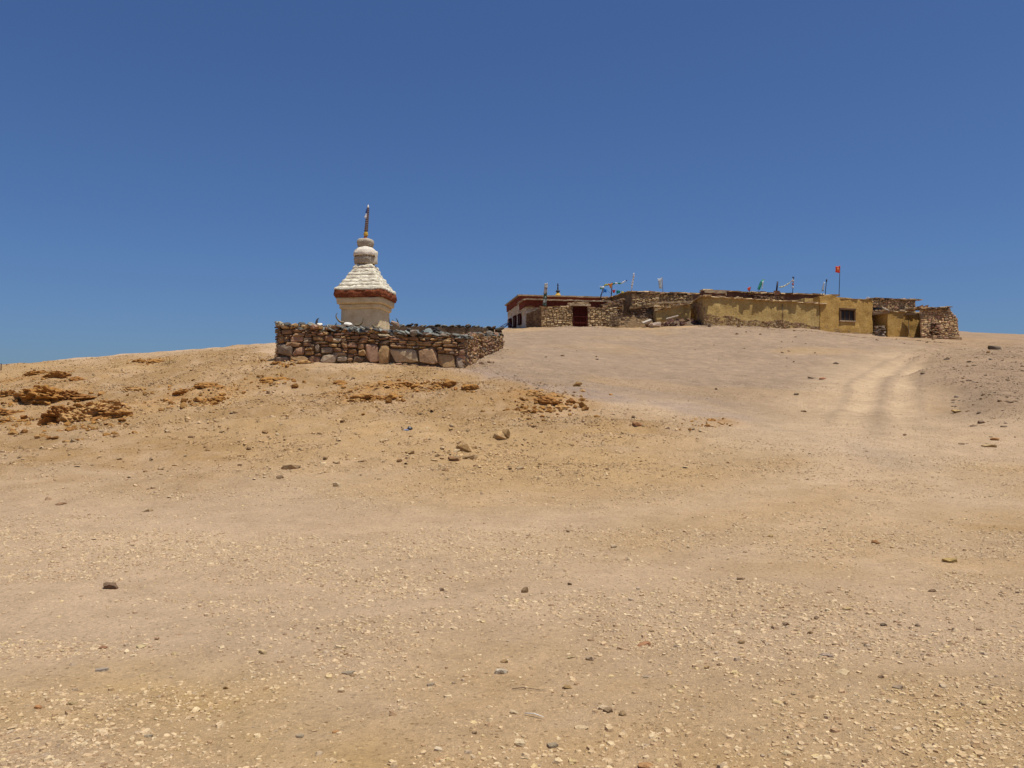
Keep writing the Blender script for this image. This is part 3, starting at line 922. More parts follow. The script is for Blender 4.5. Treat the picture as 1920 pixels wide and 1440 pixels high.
def coping(name, p0, p1, z0, z1, parent, pal=PAL_PALE, w=(0.25, 0.6), depth=0.45, thick=(0.03, 0.08), seed=1, over=0.12, layers=1):
    """A row of uneven flat slabs along a wall head, joined: too thin to pick apart."""
    r = random.Random(seed); VV, FF, CC = [], [], []
    p0 = Vector((p0[0], p0[1], 0)); p1 = Vector((p1[0], p1[1], 0)); L = (p1 - p0).length; d = (p1 - p0) / L; nrm = Vector((d.y, -d.x, 0))
    for ly in range(layers):
        s = -r.uniform(0, 0.15)
        zoff = ly * 0.05
        while s < L:
            ww = r.uniform(*w); th = r.uniform(*thick); ov = over * r.uniform(0.3, 1.4)
            b = len(VV); zt = r.uniform(-0.02, 0.025); tl = r.uniform(-0.05, 0.05)
            for (a, c_) in ((0, ov), (1, ov), (1, -depth), (0, -depth)):
                for up in (0, 1):
                    ss = s + ww * a + r.uniform(-0.05, 0.05); q = p0 + d * ss + nrm * (c_ + r.uniform(-0.04, 0.04))
                    VV.append((q.x, q.y, z0 + (z1 - z0) * min(1, max(0, ss / L)) + zoff + zt + tl * (a - .5) + th * up))
            for f in ((0, 2, 3, 1), (2, 4, 5, 3), (4, 6, 7, 5), (6, 0, 1, 7), (1, 3, 5, 7), (0, 6, 4, 2)): FF.append(tuple(b + i for i in f))
            c0 = r.choice(pal); f = r.uniform(0.8, 1.15); CC += [[x * f for x in c0]] * 8
            s += ww * r.uniform(0.75, 1.0)
    org = world_loc(parent)
    o = link(name, mesh_np(name, np.array(VV) - np.array(org), FF, False, np.array(CC)), M_MASON, parent, org)
    o['kind'] = 'stuff'
    return o


# ================================================================== the stone enclosure round the stupa
ROT = R(7.8)
ca, sa = math.cos(ROT), math.sin(ROT)
NR = at(872, 690, 30.0)
NL = Vector((NR.x - 7.0 * ca, NR.y + 7.0 * sa, 0)); FR = Vector((NR.x + 9.0 * sa, NR.y + 9.0 * ca, 0)); FL = NL + (FR - Vector((NR.x, NR.y, 0)))
zNRt = at(874, 634, 30).z; zNLt = at(515, 612, NL.y).z; zFRt = at(938, 629, FR.y).z; zBRt = at(920, 617, FR.y).z; zFLt = zBRt + 0.25
zNRb = g1(NR.x, NR.y); zNLb = g1(NL.x, NL.y); zFRb = g1(FR.x, FR.y); zFLb = g1(FL.x, FL.y)
enc = thing('dry_stone_enclosure', 'low dry stone wall of mixed boulders topped with grey slates around the white stupa', 'stone wall',
            (NR.x - 3.5 * ca, NR.y + 3.5 * sa, min(zNRb, zNLb)))


def side_core(a, b, zb, zt, inward, inset=0.10, th=0.62, name='rubble_core'):
    a = Vector((a[0], a[1], 0)); b = Vector((b[0], b[1], 0)); i = Vector((inward[0], inward[1], 0))
    f = [a + i * inset, b + i * inset, b + i * th, a + i * th]
    return prism(name, f, [zb[0] - .5, zb[1] - .5, zb[1] - .5, zb[0] - .5], [zt[0], zt[1], zt[1], zt[0]], M_CORE, enc, 0.14, 0.035, 0.3)


inN = (sa, ca); inW = (-ca, sa)   # inwards from the front wall; inwards from the right wall
NLv, NRv, FRv, FLv = [Vector((p.x, p.y, 0)) for p in (NL, NR, FR, FL)]
side_core(NLv, NRv, (zNLb, zNRb), (zNLt - .12, zNRt - .12), inN)
side_core(NRv + Vector(inN + (0,)) * .1, FRv, (zNRb, zFRb), (zNRt - .04, zFRt - .05), inW)
side_core(FRv + Vector(inW + (0,)) * .62, FLv, (zFRb, zFLb), (zBRt, zFLt - .05), (-sa, -ca), 0.0)
side_core(FLv, NLv + Vector(inN + (0,)) * .62, (zFLb, zNLb), (zFLt - .05, zNLt - .05), (ca, -sa))

ZX = lambda zx: (zx - 62) / (1556 - 62) * 7.0
BIG = [(70, 335, 205, 418, 'g'), (55, 422, 158, 464, 'g'), (90, 203, 165, 236, 'p'), (98, 236, 192, 272, 'w'), (72, 276, 125, 332, 'y'), (168, 274, 282, 318, 'k'),
       (128, 316, 272, 350, 'w'), (195, 242, 297, 274, 'w'), (203, 352, 296, 416, 'k'), (158, 418, 318, 466, 'y'), (292, 380, 370, 416, 'y'), (372, 335, 416, 398, 'g'),
       (318, 418, 430, 470, 'k'), (418, 350, 512, 402, 'g'), (430, 405, 552, 474, 'g'), (358, 266, 450, 306, 'y'), (495, 290, 592, 326, 'p'), (520, 362, 606, 398, 'w'),
       (506, 400, 636, 432, 'g'), (556, 434, 640, 478, 'g'), (452, 250, 522, 302, 'k'), (298, 352, 368, 380, 'y'), (350, 310, 482, 332, 'd'), (640, 372, 716, 412, 'w'),
       (716, 335, 776, 384, 'w'), (720, 386, 780, 430, 'y'), (682, 430, 778, 476, 'd'), (784, 345, 884, 486, 'k'), (884, 342, 968, 492, 'y'), (972, 372, 1196, 490, 'p'),
       (1200, 382, 1340, 514, 'w'), (1346, 420, 1478, 530, 'y'), (1482, 440, 1554, 546, 'g'), (1124, 492, 1196, 512, 'y'), (1196, 366, 1252, 382, 'y'),
       (1288, 318, 1350, 336, 'y'), (1312, 337, 1380, 354, 'y'), (1170, 337, 1302, 366, 'y'), (1384, 345, 1500, 368, 'w'), (1386, 371, 1506, 402, 'w'), (1346, 392, 1402, 420, 'w'),
       (818, 272, 882, 312, 'w'), (732, 300, 802, 330, 'k'), (662, 272, 736, 300, 'w'), (890, 300, 968, 340, 'd'), (972, 345, 1100, 372, 'w'), (590, 335, 640, 372, 'w')]
CODE = {'g': [(150, 136, 118), (138, 126, 110), (160, 144, 122)], 'p': [(206, 186, 152), (196, 174, 138)], 'w': [(148, 114, 82), (134, 100, 72), (160, 128, 96)],
        'y': [(176, 142, 96), (186, 152, 106), (166, 130, 86)], 'k': [(166, 128, 102), (154, 118, 94), (176, 138, 112)], 'd': [(104, 82, 64), (92, 76, 64)]}
hF = lambda s: (zNLt + (zNRt - zNLt) * s / 7.0) - (zNLb + (zNRb - zNLb) * s / 7.0) + .05 * math.sin(2.3 * s + .6) + .05 * math.sin(5.7 * s) - .02


def wall_stone(p0, d, nrm, s, h, w, hh, zb, col, dep=None, tilt=0.10):
    dep = dep or rng.uniform(0.22, 0.34)
    c = Vector((p0[0], p0[1], 0)) + d * (s + w / 2) - nrm * (dep * 0.5 - rng.uniform(0.0, 0.07))
    f = rng.uniform(0.85, 1.15)
    o = link('stone', rng.choice(WALL_ROCK), M_STONE, enc, (c.x, c.y, zb + h + hh / 2),
             (rng.uniform(-.12, .12) , rng.uniform(-tilt, tilt), math.atan2(d.y, d.x) + rng.choice((0, math.pi)) + rng.uniform(-.08, .08)),
             (w * 1.04, dep, hh * 1.03), [(x * .68 + m * .32) * f * 0.98 for x, m in zip(col, lin(158, 128, 96))])
    return o


dF = (NRv - NLv).normalized(); nF = Vector((dF.y, -dF.x, 0))
bigs = []
for x0, y0, x1, y1, cc in BIG:
    s0, s1 = ZX(x0), ZX(x1); sm = (x0 + x1) / 2
    yb = 460 + (sm - 60) * 85 / 1480; yt = 205 + (sm - 90) * 95 / 1410
    H = hF((s0 + s1) / 2); h0 = (yb - y1) / (yb - yt) * H; h1 = (yb - y0) / (yb - yt) * H
    h0 = max(h0, 0.0)
    bigs.append((s0, h0, s1 - s0, h1 - h0))
    zb = zNLb + (zNRb - zNLb) * (s0 + s1) / 14
    wall_stone(NLv, dF, nF, s0, h0 - (0.06 if h0 < .05 else 0), s1 - s0, h1 - h0 + (0.06 if h0 < .05 else 0), zb, lin(*rng.choice(CODE[cc])), 0.36, 0.05)
WCOL = [lin(*c) for k in 'gwwkykwyd' for c in CODE[k]]
fill = pack(7.0, hF, (0.15, 0.46), (0.07, 0.17), bigs, 0.015, 5)
for (s, h, w, hh) in fill:
    if w < .07 or hh < .04: continue
    wall_stone(NLv, dF, nF, s, h, w, hh, zNLb + (zNRb - zNLb) * (s + w / 2) / 7.0, rng.choice(WCOL))
# right-hand wall: the near half stone by stone, the far half joined
dR = (FRv - NRv).normalized(); nR = Vector((dR.y, -dR.x, 0))
hR = lambda s: (zNRt + (zFRt - zNRt) * s / 9.0) - (g1(NRv.x + dR.x * s, NRv.y + dR.y * s))
fr = pack(9.0, hR, (0.15, 0.42), (0.08, 0.19), (), 0.02, 6)
rest = []
count = len([o for o in enc.children if o.name.startswith('stone')])
for (s, h, w, hh) in sorted(fr):
    if w < .07 or hh < .04: continue
    if count < 298:
        wall_stone(NRv, dR, nR, s, h, w, hh, g1(NRv.x + dR.x * (s + w / 2), NRv.y + dR.y * (s + w / 2)), rng.choice(WCOL)); count += 1
    else:
        rest.append((s, h + g1(NRv.x + dR.x * (s + w / 2), NRv.y + dR.y * (s + w / 2)), w, hh))
if rest: stone_face('far_stonework', NRv, FRv, 0, 0, rest, enc, [[x * .85 for x in c] for c in WCOL], (0.02, 0.12), 7)
for a, b, za, zb_, ta, tb, sd in ((FLv, NLv, zFLb, zNLb, zFLt, zNLt, 9), (FRv, FLv, zFRb, zFLb, zBRt, zFLt, 10)):
    L = (b - a).length
    stone_face('hidden_stonework' if sd == 10 else 'end_stonework', a, b, za, zb_, pack(L, lambda s: (ta + (tb - ta) * s / L) - (za + (zb_ - za) * s / L), (0.15, 0.4), (0.08, 0.16), (), 0.03, sd), enc,
               [[x * .85 for x in c] for c in WCOL], (0.02, 0.1), sd)

# slates lying along the wall heads, and top stones
def head_slates(p0, d, nrm, L, z0, z1, n, span=0.55, lift=0.0, big=0.42, lean=1):
    for i in range(n):
        s = L * (i + rng.uniform(0, 1)) / n; q = rng.uniform(-0.05, span)
        w = rng.uniform(0.22, big); dd = rng.uniform(0.18, 0.34); th = rng.uniform(0.02, 0.045)
        c = p0 + d * s - nrm * q
        z = z0 + (z1 - z0) * s / L + rng.uniform(0.0, 0.07) + lift
        ang = math.atan2(d.y, d.x)
        o = link('slate', rng.choice(SLATE), M_STONE, enc, (c.x, c.y, z + rng.choice((0, 0, 0, .05, .09))), (0, 0, 0), (w, dd, th), shade(rng.choice(PAL_SLATE), .75, 1.1))
        M = Matrix.Rotation(ang, 3, 'Z') @ Matrix.Rotation(lean * rng.uniform(0.12, 0.5), 3, 'Y') @ Matrix.Rotation(rng.uniform(0.05, 0.5), 3, 'X') @ Matrix.Rotation(rng.uniform(-.5, .5), 3, 'Z')
        o.rotation_euler = M.to_euler()


head_slates(NLv, dF, nF, 7.0, zNLt, zNRt, 95)
head_slates(NLv, dF, nF, 7.0, zNLt + .06, zNRt + .06, 40, 0.45)
head_slates(NRv, dR, nR, 9.0, zNRt, zFRt, 60, 0.5)
head_slates(FRv, (FLv - FRv).normalized(), Vector((sa, ca, 0)), 7.0, zBRt - .04, zFLt - .05, 60, 0.55)
for i in range(60):       # odd stones on top of the front wall
    s = rng.uniform(0, 7); q = rng.uniform(0.0, .5); c = NLv + dF * s - nF * q; w = rng.uniform(.12, .46)
    place_rock('top_stone', (c.x, c.y, zNLt + (zNRt - zNLt) * s / 7 + .02), (w, w * .8, w * rng.uniform(.3, .6)), [x * .9 for x in rng.choice(WCOL)], WALL_ROCK, enc)
for i in range(46):       # and on the right-hand and back walls
    s = rng.uniform(0.2, 9); q = rng.uniform(0.0, .5); c = NRv + dR * s - nR * q; w = rng.uniform(.12, .3)
    place_rock('top_stone', (c.x, c.y, zNRt + (zFRt - zNRt) * s / 9 + .02), (w, w * .8, w * rng.uniform(.4, 1.0)), [x * .9 for x in rng.choice(WCOL)], WALL_ROCK, enc)


def wall_top(u, dz=0.0, q=0.25):
    """Point on the head of the front wall seen at column u."""
    best = None
    for s in np.linspace(0, 7, 400):
        c = NLv + dF * float(s) - nF * q
        uu = 960 + F * c.x / (c.y * 0.9994)
        if best is None or abs(uu - u) < best[0]: best = (abs(uu - u), c, zNLt + (zNRt - zNLt) * float(s) / 7)
    return Vector((best[1].x, best[1].y, best[2] + dz))


# pile of dark slates and a big pale slate near the right of the enclosure
def slate_pile(name, label, base, n, w, color, group=None, spread=.06):
    t = thing(name, label, 'slates', base, group); z = 0
    for i in range(n):
        th = rng.uniform(.03, .05)
        link('slate', rng.choice(SLATE), M_STONE, t, (base.x + rng.uniform(-spread, spread), base.y + rng.uniform(-spread, spread), base.z + z + th / 2),
             (rng.uniform(-.06, .06), rng.uniform(-.06, .06), rng.uniform(0, 6)), (w * rng.uniform(.8, 1.1), w * rng.uniform(.6, .8), th), shade(color, .8, 1.2))
        z += th
    return t


q = wall_top(816, 0.03, .5); slate_pile('slate_pile', 'neat stack of dark grey slates standing highest on the stone wall', q, 8, .44, lin(82, 76, 72))
q = wall_top(797, 0.02, .5); slate_pile('slate_pile', 'small flat heap of slates just left of the tall dark stack', q, 4, .40, lin(104, 100, 94))


def leaning_slate(u, w, h, color, label, tilt=0.5, q=.15, dz=0.1, rz=0.0):
    p = wall_top(u, dz, q)
    o = link('leaning_slate', rng.choice(SLATE), M_STONE, None, p, (1.57 - tilt, rz, ROT * -1), (w, h, .04), color)
    tag(o, label, 'slate', 'slates leaning on the enclosure wall')


leaning_slate(802, .40, .34, [x * .8 for x in lin(150, 158, 152)], 'large pale blue grey slate leaning in front of the dark slate stack', dz=.16)
leaning_slate(780, .34, .28, [x * .8 for x in lin(142, 150, 148)], 'pale blue grey slate leaning left of the dark slate stack', dz=.11, rz=.3)
leaning_slate(672, .34, .30, [x * .8 for x in lin(140, 146, 142)], 'grey slate leaning under the big curved horns', .75, .05, .05, .5)
leaning_slate(655, .32, .26, [x * .8 for x in lin(118, 122, 122)], 'dark grey slate leaning beside the white skull', .75, .02, .04, .55)

# yak horns and skulls on the wall
def horn(name, pts, r0, mat, parent, n=14):
    pts = [Vector(p) for p in pts]; out = []
    for i in range(n + 1):
        t = i / n * (len(pts) - 1); k = min(int(t), len(pts) - 2); f = t - k
        a = pts[max(k - 1, 0)]; b = pts[k]; c = pts[k + 1]; d = pts[min(k + 2, len(pts) - 1)]
        out.append(0.5 * ((2 * b) + (c - a) * f + (2 * a - 5 * b + 4 * c - d) * f * f + (3 * b - a - 3 * c + d) * f ** 3))
    return tube(name, out, [r0 * (1 - 0.9 * (i / n) ** 1.4) for i in range(n + 1)], mat, parent, 8)


Yh = wall_top(660).y
W_ = lambda zx, zy, Y=Yh: at(500 + zx * .23958, 560 + zy * .23958, Y)
b0 = wall_top(654, .06)
t = thing('yak_skull', 'white yak skull with two wide upcurved horns on the wall before the stupa', 'skull', b0)
horn('horn', [W_(605, 188), W_(575, 180), W_(550, 155), W_(543, 130), W_(556, 108)], .045, M_HORN, t)
horn('horn', [W_(690, 205), W_(725, 205), W_(748, 185), W_(754, 160), W_(757, 140)], .045, M_HORN, t)
me = hull_rock(901, 20, 1, .8, .2)
link('skull', me, M_BONE, t, W_(642, 198), (.2, .15, .1), (.32, .24, .11))
t = thing('yak_horn', 'single dark horn standing upright near the left end of the wall', 'horn', wall_top(596, 0))
horn('horn', [W_(392, 200), W_(392, 178), W_(398, 162), W_(412, 152)], .055, M_HORN_D, t)
link('skull', hull_rock(902, 16, 1, .8, .2), M_BONE, t, W_(412, 203), (.1, .1, .4), (.22, .2, .12))
t = thing('yak_horn', 'dark horn leaning at the left corner of the stupa base', 'horn', wall_top(631, 0))
horn('horn', [W_(542, 235), W_(540, 210), W_(546, 186)], .045, M_HORN_D, t)
t = thing('yak_horn', 'pale brown horn lying curved on the wall below the stupa', 'horn', wall_top(705, 0))
horn('horn', [W_(828, 205), W_(845, 222), W_(870, 226), W_(895, 212)], .04, M_HORN, t)
t = thing('yak_skull', 'brown skull with thin upright horns right of the stupa base', 'skull', wall_top(742, 0))
link('skull', hull_rock(903, 18, 1, .8, .2), mat_plain('brown_bone', (0.30, 0.21, 0.14)), t, W_(1008, 200), (.1, .3, .2), (.34, .26, .24))
horn('horn', [W_(985, 200), W_(990, 180), W_(982, 160)], .03, M_HORN_D, t)
horn('horn', [W_(1030, 195), W_(1022, 170), W_(1008, 148)], .03, M_HORN_D, t)
t = thing('yak_horn', 'thin dark horn against the right edge of the stupa base', 'horn', wall_top(731, 0))
horn('horn', [W_(975, 205), W_(960, 180), W_(957, 155)], .028, M_HORN_D, t)
for u, w, lab in ((690, .26, 'white stone on the wall head below the stupa'), (722, .34, 'rounded grey stone on the wall head under the stupa right edge'),
                  (524, .38, 'pale squared block at the left end of the wall head')):
    p = wall_top(u, .03, .12); o = place_rock('cap_stone', p, (w, w * .8, w * .5), lin(214, 206, 190) if w < .3 else (lin(140, 130, 116) if w < .36 else lin(188, 176, 150)), WALL_ROCK)
    tag(o, lab, 'stone')

# ================================================================== the stupa
SC = at(686, 600, 35.1)
SZ = g1(SC.x, SC.y)
stupa = thing('stupa', 'white stepped stupa with red cornice and ringed spire inside the stone enclosure', 'stupa', (SC.x, SC.y, SZ))
sc2 = (SC.x, SC.y); SR = -ROT
zv = lambda v, Y=34.2: at(686, v, Y).z
zc = lambda v: at(686, v, 35.1).z
hb = 0.81
loft('base_block', [(hb + .01, SZ - .4), (hb, zv(590)), (hb, zv(578))], sc2, SR, M_CREAM, stupa, .06, 14, .012, .5)
loft('lower_moulding', [(hb - .02, zv(579)), (hb + .06, zv(577)), (hb + .07, zv(570)), (hb - .02, zv(569.5))], sc2, SR, M_CREAM, stupa, .06, 14, .01, .4)
loft('upper_moulding', [(hb - .02, zv(570)), (hb + .15, zv(568.5)), (hb + .17, zv(557.5)), (hb, zv(557))], sc2, SR, M_CREAM, stupa, .06, 14, .01, .4)
loft('red_cornice', [(hb, zv(558)), (hb + .24, zv(557)), (hb + .26, zv(550)), (hb + .23, zv(542.5)), (hb, zv(542))], sc2, SR, M_RED, stupa, .07, 18, .03, .11, .035)
zt0, zt1 = zv(543.5), at(686, 495.5, 34.7).z
NT_ = 7
halves = [1.05, .92, .80, .69, .59, .50, .43]
for i in range(NT_):
    za = zt0 + (zt1 - zt0) * i / NT_; zb_ = zt0 + (zt1 - zt0) * (i + 1) / NT_
    h = halves[i]
    loft('plaster_tier', [(h - .12, za - .02), (h - .005, za - .012), (h + .012, za + .04), (h - .02, zb_ - .035), (h - .10, zb_ + .012), (h - .16, zb_ + .02)], sc2, SR, M_WHITE, stupa, .09, 20, .028, .11, .03)
cd = (SC.x - .04, SC.y)
loft('dome_foot', [(.38, zc(497)), (.43, zc(495)), (.45, zc(487)), (.44, zc(479)), (.3, zc(478))], cd, SR, M_STONEGREY, stupa, 1.0, 8, .03, .12, .04)
loft('dome', [(.42, zc(482)), (.485, zc(481)), (.49, zc(476)), (.44, zc(470.5)), (.34, zc(466)), (.25, zc(463)), (.2, zc(461))], cd, SR, M_DOME, stupa, 1.0, 9, .018, .2, .04)
loft('dome_niche', [(.10, zc(496)), (.11, zc(494)), (.11, zc(474)), (.08, zc(472))], (cd[0] + .40, cd[1] - .10), SR, M_WHITE, stupa, .15, 5, .015, .12, .04)
loft('neck', [(.26, zc(463.5)), (.30, zc(462)), (.335, zc(455)), (.32, zc(451.5)), (.26, zc(449)), (.1, zc(448))], cd, SR, M_STONEGREY, stupa, .5, 7, .02, .15, .04)
zs0 = zc(449); lean = lambda z: (cd[0] + (z - zs0) * 0.075, cd[1])
loft('spire_foot', [(.07, zs0 - .05), (.09, zs0), (.06, zc(441.5))], lean(zc(445)), SR, mat_plain('red_ochre_cone', (.33, .12, .06)), stupa, 1.0, 4, .006, .1, .03)
loft('lotus_collar', [(.05, zc(443)), (.09, zc(441.5)), (.085, zc(436)), (.04, zc(434))], lean(zc(439)), SR, M_GOLD, stupa, 1.0, 4, .012, .05, .02)
tube('spire_rod', [Vector((*lean(zc(436)), zc(436))), Vector((*lean(zc(387)), zc(387)))], .02, M_DARK, stupa)
M_RINGD = mat_plain('dark_ring', (0.10, 0.06, 0.055)); M_RINGL = mat_plain('faded_ring', (0.42, 0.33, 0.27))
for i in range(13):
    z = zc(432.5) + (zc(391) - zc(432.5)) * i / 12; r0 = .084 - .026 * i / 12
    loft('ring', [(r0 * .7, z - .028), (r0, z - .02), (r0, z + .012), (r0 * .7, z + .024)], lean(z), SR, M_RINGD if i % 2 == 0 or i > 9 else M_RINGD, stupa, 1.0, 4, .003, .05, .03)
    if i < 12:
        loft('ring_spacer', [(r0 * .85, z + .020), (r0 * .85, z + .055)], lean(z + .03), SR, M_RINGL, stupa, 1.0, 3, .002, .05, .03)
loft('spire_tip', [(.03, zc(390)), (.042, zc(388.5)), (.03, zc(385.5)), (.008, zc(384))], lean(zc(387)), SR, M_BONE, stupa, 1.0, 4, .003, .05, .02)
# small stones bedded in the bare collar under the dome
for i in range(9):
    a = -2.6 + i * .26
    place_rock('collar_stone', (cd[0] + .43 * math.cos(a), cd[1] + .43 * math.sin(a), zc(482.5) + rng.uniform(-.02, .02)), (rng.uniform(.07, .16), .09, rng.uniform(.04, .09)), shade(lin(150, 126, 92), .5, 1), WALL_ROCK, stupa)


def cloth(name, corners, nx, ny, rip, mat, parent, color, thick=.004, seed=1):
    """Rippled cloth between four corners (tl, tr, br, bl)."""
    tl, tr, br, bl = [np.array(c) for c in corners]
    s = np.linspace(0, 1, nx + 1)[None, :, None]; t = np.linspace(0, 1, ny + 1)[:, None, None]
    P = (tl * (1 - s) + tr * s) * (1 - t) + (bl * (1 - s) + br * s) * t
    nrm = np.cross(tr - tl, bl - tl); nrm = nrm / (np.linalg.norm(nrm) + 1e-9)
    ph = seed * 1.7
    P = P + nrm * (rip * (np.sin(s * 9 + ph + t * 2.5) * .6 + np.sin(s * 17 - t * 6 + ph) * .4))
    P = P + np.array([0, 0, 1]) * rip * .5 * np.sin(t * 5 + s * 6 + ph)
    P = P.reshape(-1, 3); ix = np.arange(len(P)).reshape(ny + 1, nx + 1)
    Fa = np.stack([ix[:-1, :-1], ix[:-1, 1:], ix[1:, 1:], ix[1:, :-1]], -1).reshape(-1, 4)
    org = world_loc(parent) if parent is not None else Vector(P[0])
    o = link(name, mesh_np(name, P - np.array(org), Fa, True), mat, parent, org, color=color)
    m = o.modifiers.new('thickness', 'SOLIDIFY'); m.thickness = thick
    return o


p = Vector((*lean(zc(406)), zc(406)))
o = cloth('offering_scarf', [p + Vector((-.05, -.06, .1)), p + Vector((.0, -.06, .12)), p + Vector((-.03, -.07, -.09)), p + Vector((-.12, -.07, -.06))], 4, 5, .015, M_CLOTH, None, (.72, .72, .74))
tag(o, 'small white offering scarf knotted round the stupa spire', 'scarf')
p = Vector((*lean(zc(396)), zc(396)))
o = cloth('offering_scarf', [p + Vector((-.04, -.06, .1)), p + Vector((.0, -.06, .1)), p + Vector((-.02, -.07, -.1)), p + Vector((-.09, -.07, -.08))], 4, 5, .015, M_CLOTH, None, (.05, .09, .25))
tag(o, 'small dark blue scarf tied near the top of the stupa spire', 'scarf')

# ================================================================== the hamlet
def g(u, v, Y): return at(u, v, Y * K)


def xy(u, Y, v=600):
    p = g(u, v, Y); return Vector((p.x, p.y, 0))


def zz(v, Y): return at(960, v, Y * K).z


def lo(foot): return min(g1(p[0], p[1]) for p in foot) - 0.5


def mid(foot): return Vector((sum(p[0] for p in foot) / len(foot), sum(p[1] for p in foot) / len(foot), min(g1(p[0], p[1]) for p in foot)))


def inset(foot, d):
    c = Vector((sum(p[0] for p in foot) / 4, sum(p[1] for p in foot) / 4, 0)); out = []
    for p in foot:
        v = c - p; out.append(p + v.normalized() * d)
    return out


def face_h(p0, p1, ztop0, ztop1):
    L = (p1 - p0).length
    zb0, zb1 = g1(p0.x, p0.y) - .1, g1(p1.x, p1.y) - .1
    return L, zb0, zb1, (lambda s: (ztop0 + (ztop1 - ztop0) * s / L) - (zb0 + (zb1 - zb0) * s / L))


def masonry(name, parent, p0, p1, zt0, zt1, pal, wr=(.16, .42), hr=(.08, .19), seed=1, keep=None, depth=(0.03, 0.10), zb=None, lean=0.0):
    L, zb0, zb1, H = face_h(p0, p1, zt0, zt1)
    if zb is not None:
        zb0, zb1 = zb; H = lambda s: (zt0 + (zt1 - zt0) * s / L) - (zb0 + (zb1 - zb0) * s / L)
    st = pack(L, H, wr, hr, (), .025, seed, keep)
    return stone_face(name, p0, p1, zb0, zb1, st, parent, [[x * 1.0 for x in c] for c in pal], depth, seed, lean)


# ---- temple with red parapets
A = xy(986, 56); Bk = xy(952, 63); ld = (Bk - A).normalized()
fd = Vector((ld.y, -ld.x, 0))            # along the front, to the right
up_c = A + ld * ((Bk - A).length * .28)
temple_foot = [up_c, up_c + fd * 6.9, up_c + fd * 6.9 + (Bk - up_c), Bk]
temple = thing('temple', 'whitewashed village temple with dark red roof parapets and three red framed windows', 'temple', mid([A, Bk, A + fd * 6]))
ztu = zz(568, 58); zpt = zz(555.5, 58)
ztl = zz(575, 56); zplt = zz(563, 56)
Lside = (Bk - A).length
wins = []
wall_len = (Bk - up_c).length
def win_spec(tt):
    s = tt * Lside; c = A + ld * s
    return c
fl_holes = []
for tt, w in ((.50, .8), (.80, .8)):
    s = wall_len - (tt * Lside - .28 * Lside)
    z0 = g1(win_spec(tt).x, win_spec(tt).y)
    fl_holes.append((s - .0, s + .0, 0, 0))
upper = prism('wall', temple_foot, lo(temple_foot), ztu, M_LIME, temple, .16, .035, .6)
annex_foot = [A, A + fd * 6.4, A + fd * 6.4 + ld * (Lside * .28 - .02), A + ld * (Lside * .28 - .02)]
annex = prism('front_wall', annex_foot, lo(annex_foot), ztl, M_LIME, temple, .16, .035, .6)
masonry('limewashed_stonework', temple, Bk, up_c, ztu, ztu, PAL_LIME, seed=21, depth=(.0, .05), keep=None, zb=(zz(592, 63), zz(592, 58)))
masonry('limewashed_stonework', temple, up_c - ld * .05, A, ztl, ztl, PAL_LIME, seed=22, depth=(.0, .05), zb=(zz(590, 57), zz(590, 56)))
masonry('limewashed_stonework', temple, A, A + fd * 6.4, ztl, ztl, PAL_LIME, seed=23, depth=(.0, .05))


def grow(foot, d):
    c = Vector((sum(p[0] for p in foot) / 4, sum(p[1] for p in foot) / 4, 0)); out = []
    e1 = (foot[1] - foot[0]).normalized(); e2 = (foot[3] - foot[0]).normalized()
    for p, (a, b) in zip(foot, ((-1, -1), (1, -1), (1, 1), (-1, 1))): out.append(p + e1 * a * d + e2 * b * d)
    return out


prism('upper_red_parapet', grow(temple_foot, .10), ztu, zpt, M_MAROON, temple, .12, .025, .3)
prism('upper_roof_edge', grow(temple_foot, .22), zpt, zpt + .11, M_ROOF, temple, .12, .02, .25)
coping('upper_ledge', temple_foot[0], temple_foot[1], ztu - .03, ztu - .03, temple, PAL_DARK, over=.22, seed=4)
prism('lower_red_parapet', grow(annex_foot, .10), ztl, zplt, M_MAROON, temple, .12, .03, .3)
prism('lower_roof_edge', grow(annex_foot, .24), zplt, zplt + .10, M_ROOF, temple, .12, .045, .3)
coping('lower_ledge', annex_foot[0], annex_foot[1], ztl - .03, ztl - .03, temple, PAL_DARK, over=.22, seed=5)


def side_window(parent, tt, w, vt, vb, Yd, door=False):
    c = A + ld * (tt * Lside); nrm = -fd
    zt_, zb_ = zz(vt, Yd), zz(vb, Yd); h = zt_ - zb_; zc_ = (zt_ + zb_) / 2
    ang = math.atan2(ld.y, ld.x)
    wn_ = thing('window', None, None, (c.x, c.y, zb_)); wn_.parent = parent; wn_.location = Vector((c.x, c.y, zb_)) - world_loc(parent)
    return wn_


